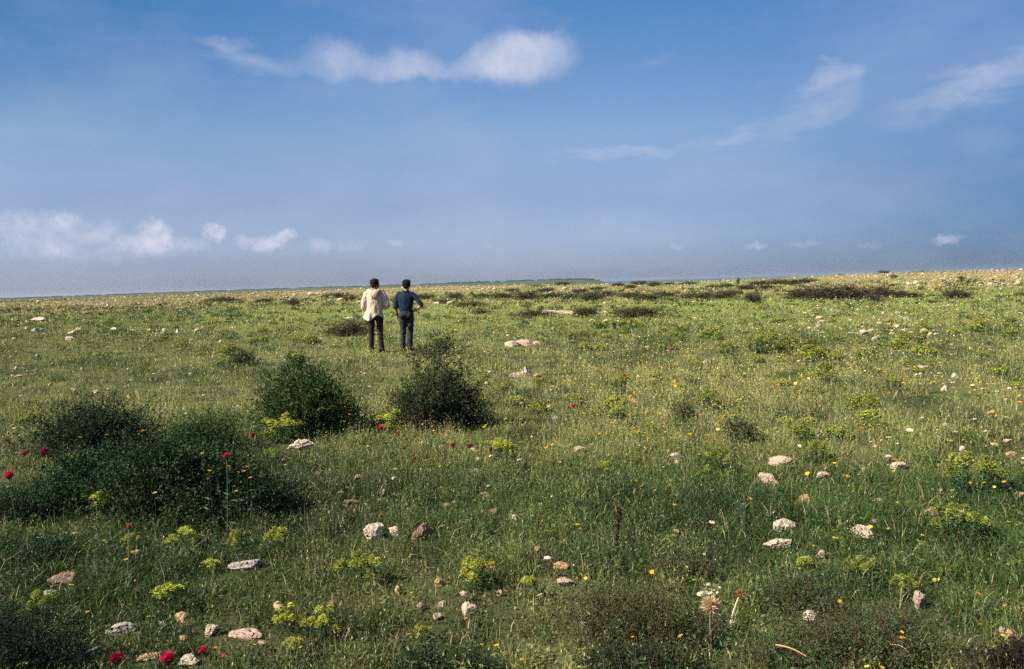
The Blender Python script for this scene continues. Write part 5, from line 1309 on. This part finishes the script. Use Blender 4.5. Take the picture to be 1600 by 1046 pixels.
    mix = nd(nt, 'ShaderNodeMixRGB'); L.new(acc, mix.inputs[0]); L.new(mul.outputs[0], mix.inputs[1])
    mix.inputs[2].default_value = (*CLOUD_COL, 1)
    mix.use_clamp = False
    L.new(mix.outputs[0], bg.inputs[0]); bg.inputs[1].default_value = .1
    L.new(bg.outputs[0], out.inputs[0])
    w.cycles.sampling_method = 'MANUAL'; w.cycles.sample_map_resolution = 512
# tint multiplies the sky colour; position = elevation / 90 degrees
TINT = [(0.0, (.43, .50, .81)), (.0167, (.355, .425, .72)), (.0556, (.36, .385, .56)), (.1, (.43, .47, .58)), (.184, (.245, .42, .59)), (.33, (.34, .47, .7)), (.6, (.9, .9, .95))]
EXPOSURE = 1.15
CLOUD_COL = (3.1, 3.2, 3.8)
CLOUDS = [  # photo px, py, half width, half height, amount, rotation, kind, softness
    (815, 88, 78, 40, .66, 0, 'A', .8), (770, 98, 46, 26, .35, 0, 'A', 1), (830, 66, 50, 18, .25, 0, 'A', 1),
    (640, 97, 50, 26, .36, 0, 'A', 1), (530, 86, 40, 24, .36, 0, 'A', 1), (585, 108, 110, 24, .30, -3, 'A', 1), (720, 112, 120, 18, .26, 2, 'A', 1),
    (350, 68, 36, 10, .18, 0, 'A', 1), (385, 92, 70, 17, .20, -18, 'S', 1), (450, 106, 90, 12, .10, -6, 'A', 1), (620, 120, 180, 10, .07, 0, 'A', 1),
    (1300, 118, 58, 20, .34, 22, 'S', .9), (1320, 145, 44, 26, .22, 20, 'A', 1), (1262, 182, 56, 22, .20, 8, 'S', 1), (1150, 218, 60, 13, .22, 4, 'S', 1),
    (1560, 108, 100, 26, .30, 18, 'S', 1), (1500, 140, 110, 30, .20, 14, 'S', 1), (980, 238, 110, 9, .22, 1, 'S', 1), (1540, 225, 44, 26, .10, 0, 'A', 1), (1020, 96, 36, 12, .08, 10, 'S', 1),
    (100, 345, 20, 13, 0.6, 0, 'B', .85), (75, 362, 60, 28, 0.32, 10, 'B', .85), (25, 347, 34, 20, 0.39, 0, 'B', .85), (90, 392, 20, 10, 0.49, 0, 'B', .85), (160, 362, 26, 14, 0.39, 30, 'B', .85),
    (420, 390, 190, 15, .12, 0, 'B', 1), (130, 385, 130, 28, 0.26, 0, 'B', .85), (243, 368, 26, 24, 0.75, 0, 'B', .65), (238, 384, 34, 16, 0.47, 0, 'B', .85), (200, 382, 24, 12, 0.39, 0, 'B', .85), (300, 381, 26, 12, 0.31, 0, 'B', .85),
    (337, 363, 18, 15, 0.68, 0, 'B', .65), (379, 377, 12, 13, 0.44, 0, 'B', .85), (410, 382, 20, 12, 0.55, 0, 'B', .65), (447, 367, 18, 11, 0.75, 12, 'B', .65), (430, 378, 22, 12, 0.52, 20, 'B', .85),
    (500, 383, 20, 10, 0.34, 0, 'B', .85), (545, 385, 24, 10, 0.23, 0, 'B', .85), (617, 380, 14, 9, 0.31, 0, 'B', .85), (690, 388, 14, 8, 0.13, 0, 'B', .85), (767, 383, 15, 8, 0.21, 0, 'B', .85),
    (1060, 386, 12, 6, 0.21, 0, 'B', .85), (1180, 384, 18, 5, 0.34, 0, 'B', .85), (1255, 381, 26, 6, 0.21, 0, 'B', .85), (1360, 384, 20, 5, 0.13, 0, 'B', .85), (1480, 374, 22, 7, 0.42, 4, 'B', .85)]
build_world()

# ------------------------------------------------------------------ air
def build_haze():
    m, nt = new_mat('air_haze'); L = nt.links
    out = nd(nt, 'ShaderNodeOutputMaterial'); v = nd(nt, 'ShaderNodeVolumePrincipled')
    v.inputs['Color'].default_value = (.46, .53, .63, 1); v.inputs['Density'].default_value = HAZE; v.inputs['Anisotropy'].default_value = .2
    L.new(v.outputs[0], out.inputs['Volume'])
    x0, y0, z0, z1 = 16500, 16500, -14.0, 24.0
    V = np.array([(sx * x0, sy * y0, z) for z in (z0, z1) for sy in (-1, 1) for sx in (-1, 1)], float)
    F = np.array([(0, 2, 3, 1), (4, 5, 7, 6), (0, 1, 5, 4), (1, 3, 7, 5), (3, 2, 6, 7), (2, 0, 4, 6)])
    o = link('haze', mesh_np('haze', V, F, m)); tag(o, 'thin blue summer haze over the plain', 'haze', kind='stuff')
HAZE = .0001
if HAZE > 0: build_haze()

# ------------------------------------------------------------------ camera and render settings
cd = bpy.data.cameras.new('camera'); cd.sensor_width = 36.0; cd.lens = 36.0 * FPX / 1600.0; cd.clip_start = .05; cd.clip_end = 60000
co = bpy.data.objects.new('camera', cd); COL.objects.link(co)
mw = Matrix.Identity(4)
for i in range(3):
    mw[i][0] = _R[i]; mw[i][1] = _U[i]; mw[i][2] = -_F[i]; mw[i][3] = CAM[i]
co.matrix_world = mw
SC.camera = co
SC.view_settings.view_transform = 'Standard'; SC.view_settings.look = 'None'; SC.view_settings.gamma = 1.0; SC.view_settings.exposure = EXPOSURE if 'EXPOSURE' in globals() else 0.0
cy = SC.cycles
cy.max_bounces = 4; cy.diffuse_bounces = 2; cy.glossy_bounces = 1; cy.transmission_bounces = 3; cy.transparent_max_bounces = 4; cy.volume_bounces = 0
cy.caustics_reflective = False; cy.caustics_refractive = False
cy.use_light_tree = False
cy.use_denoising = False
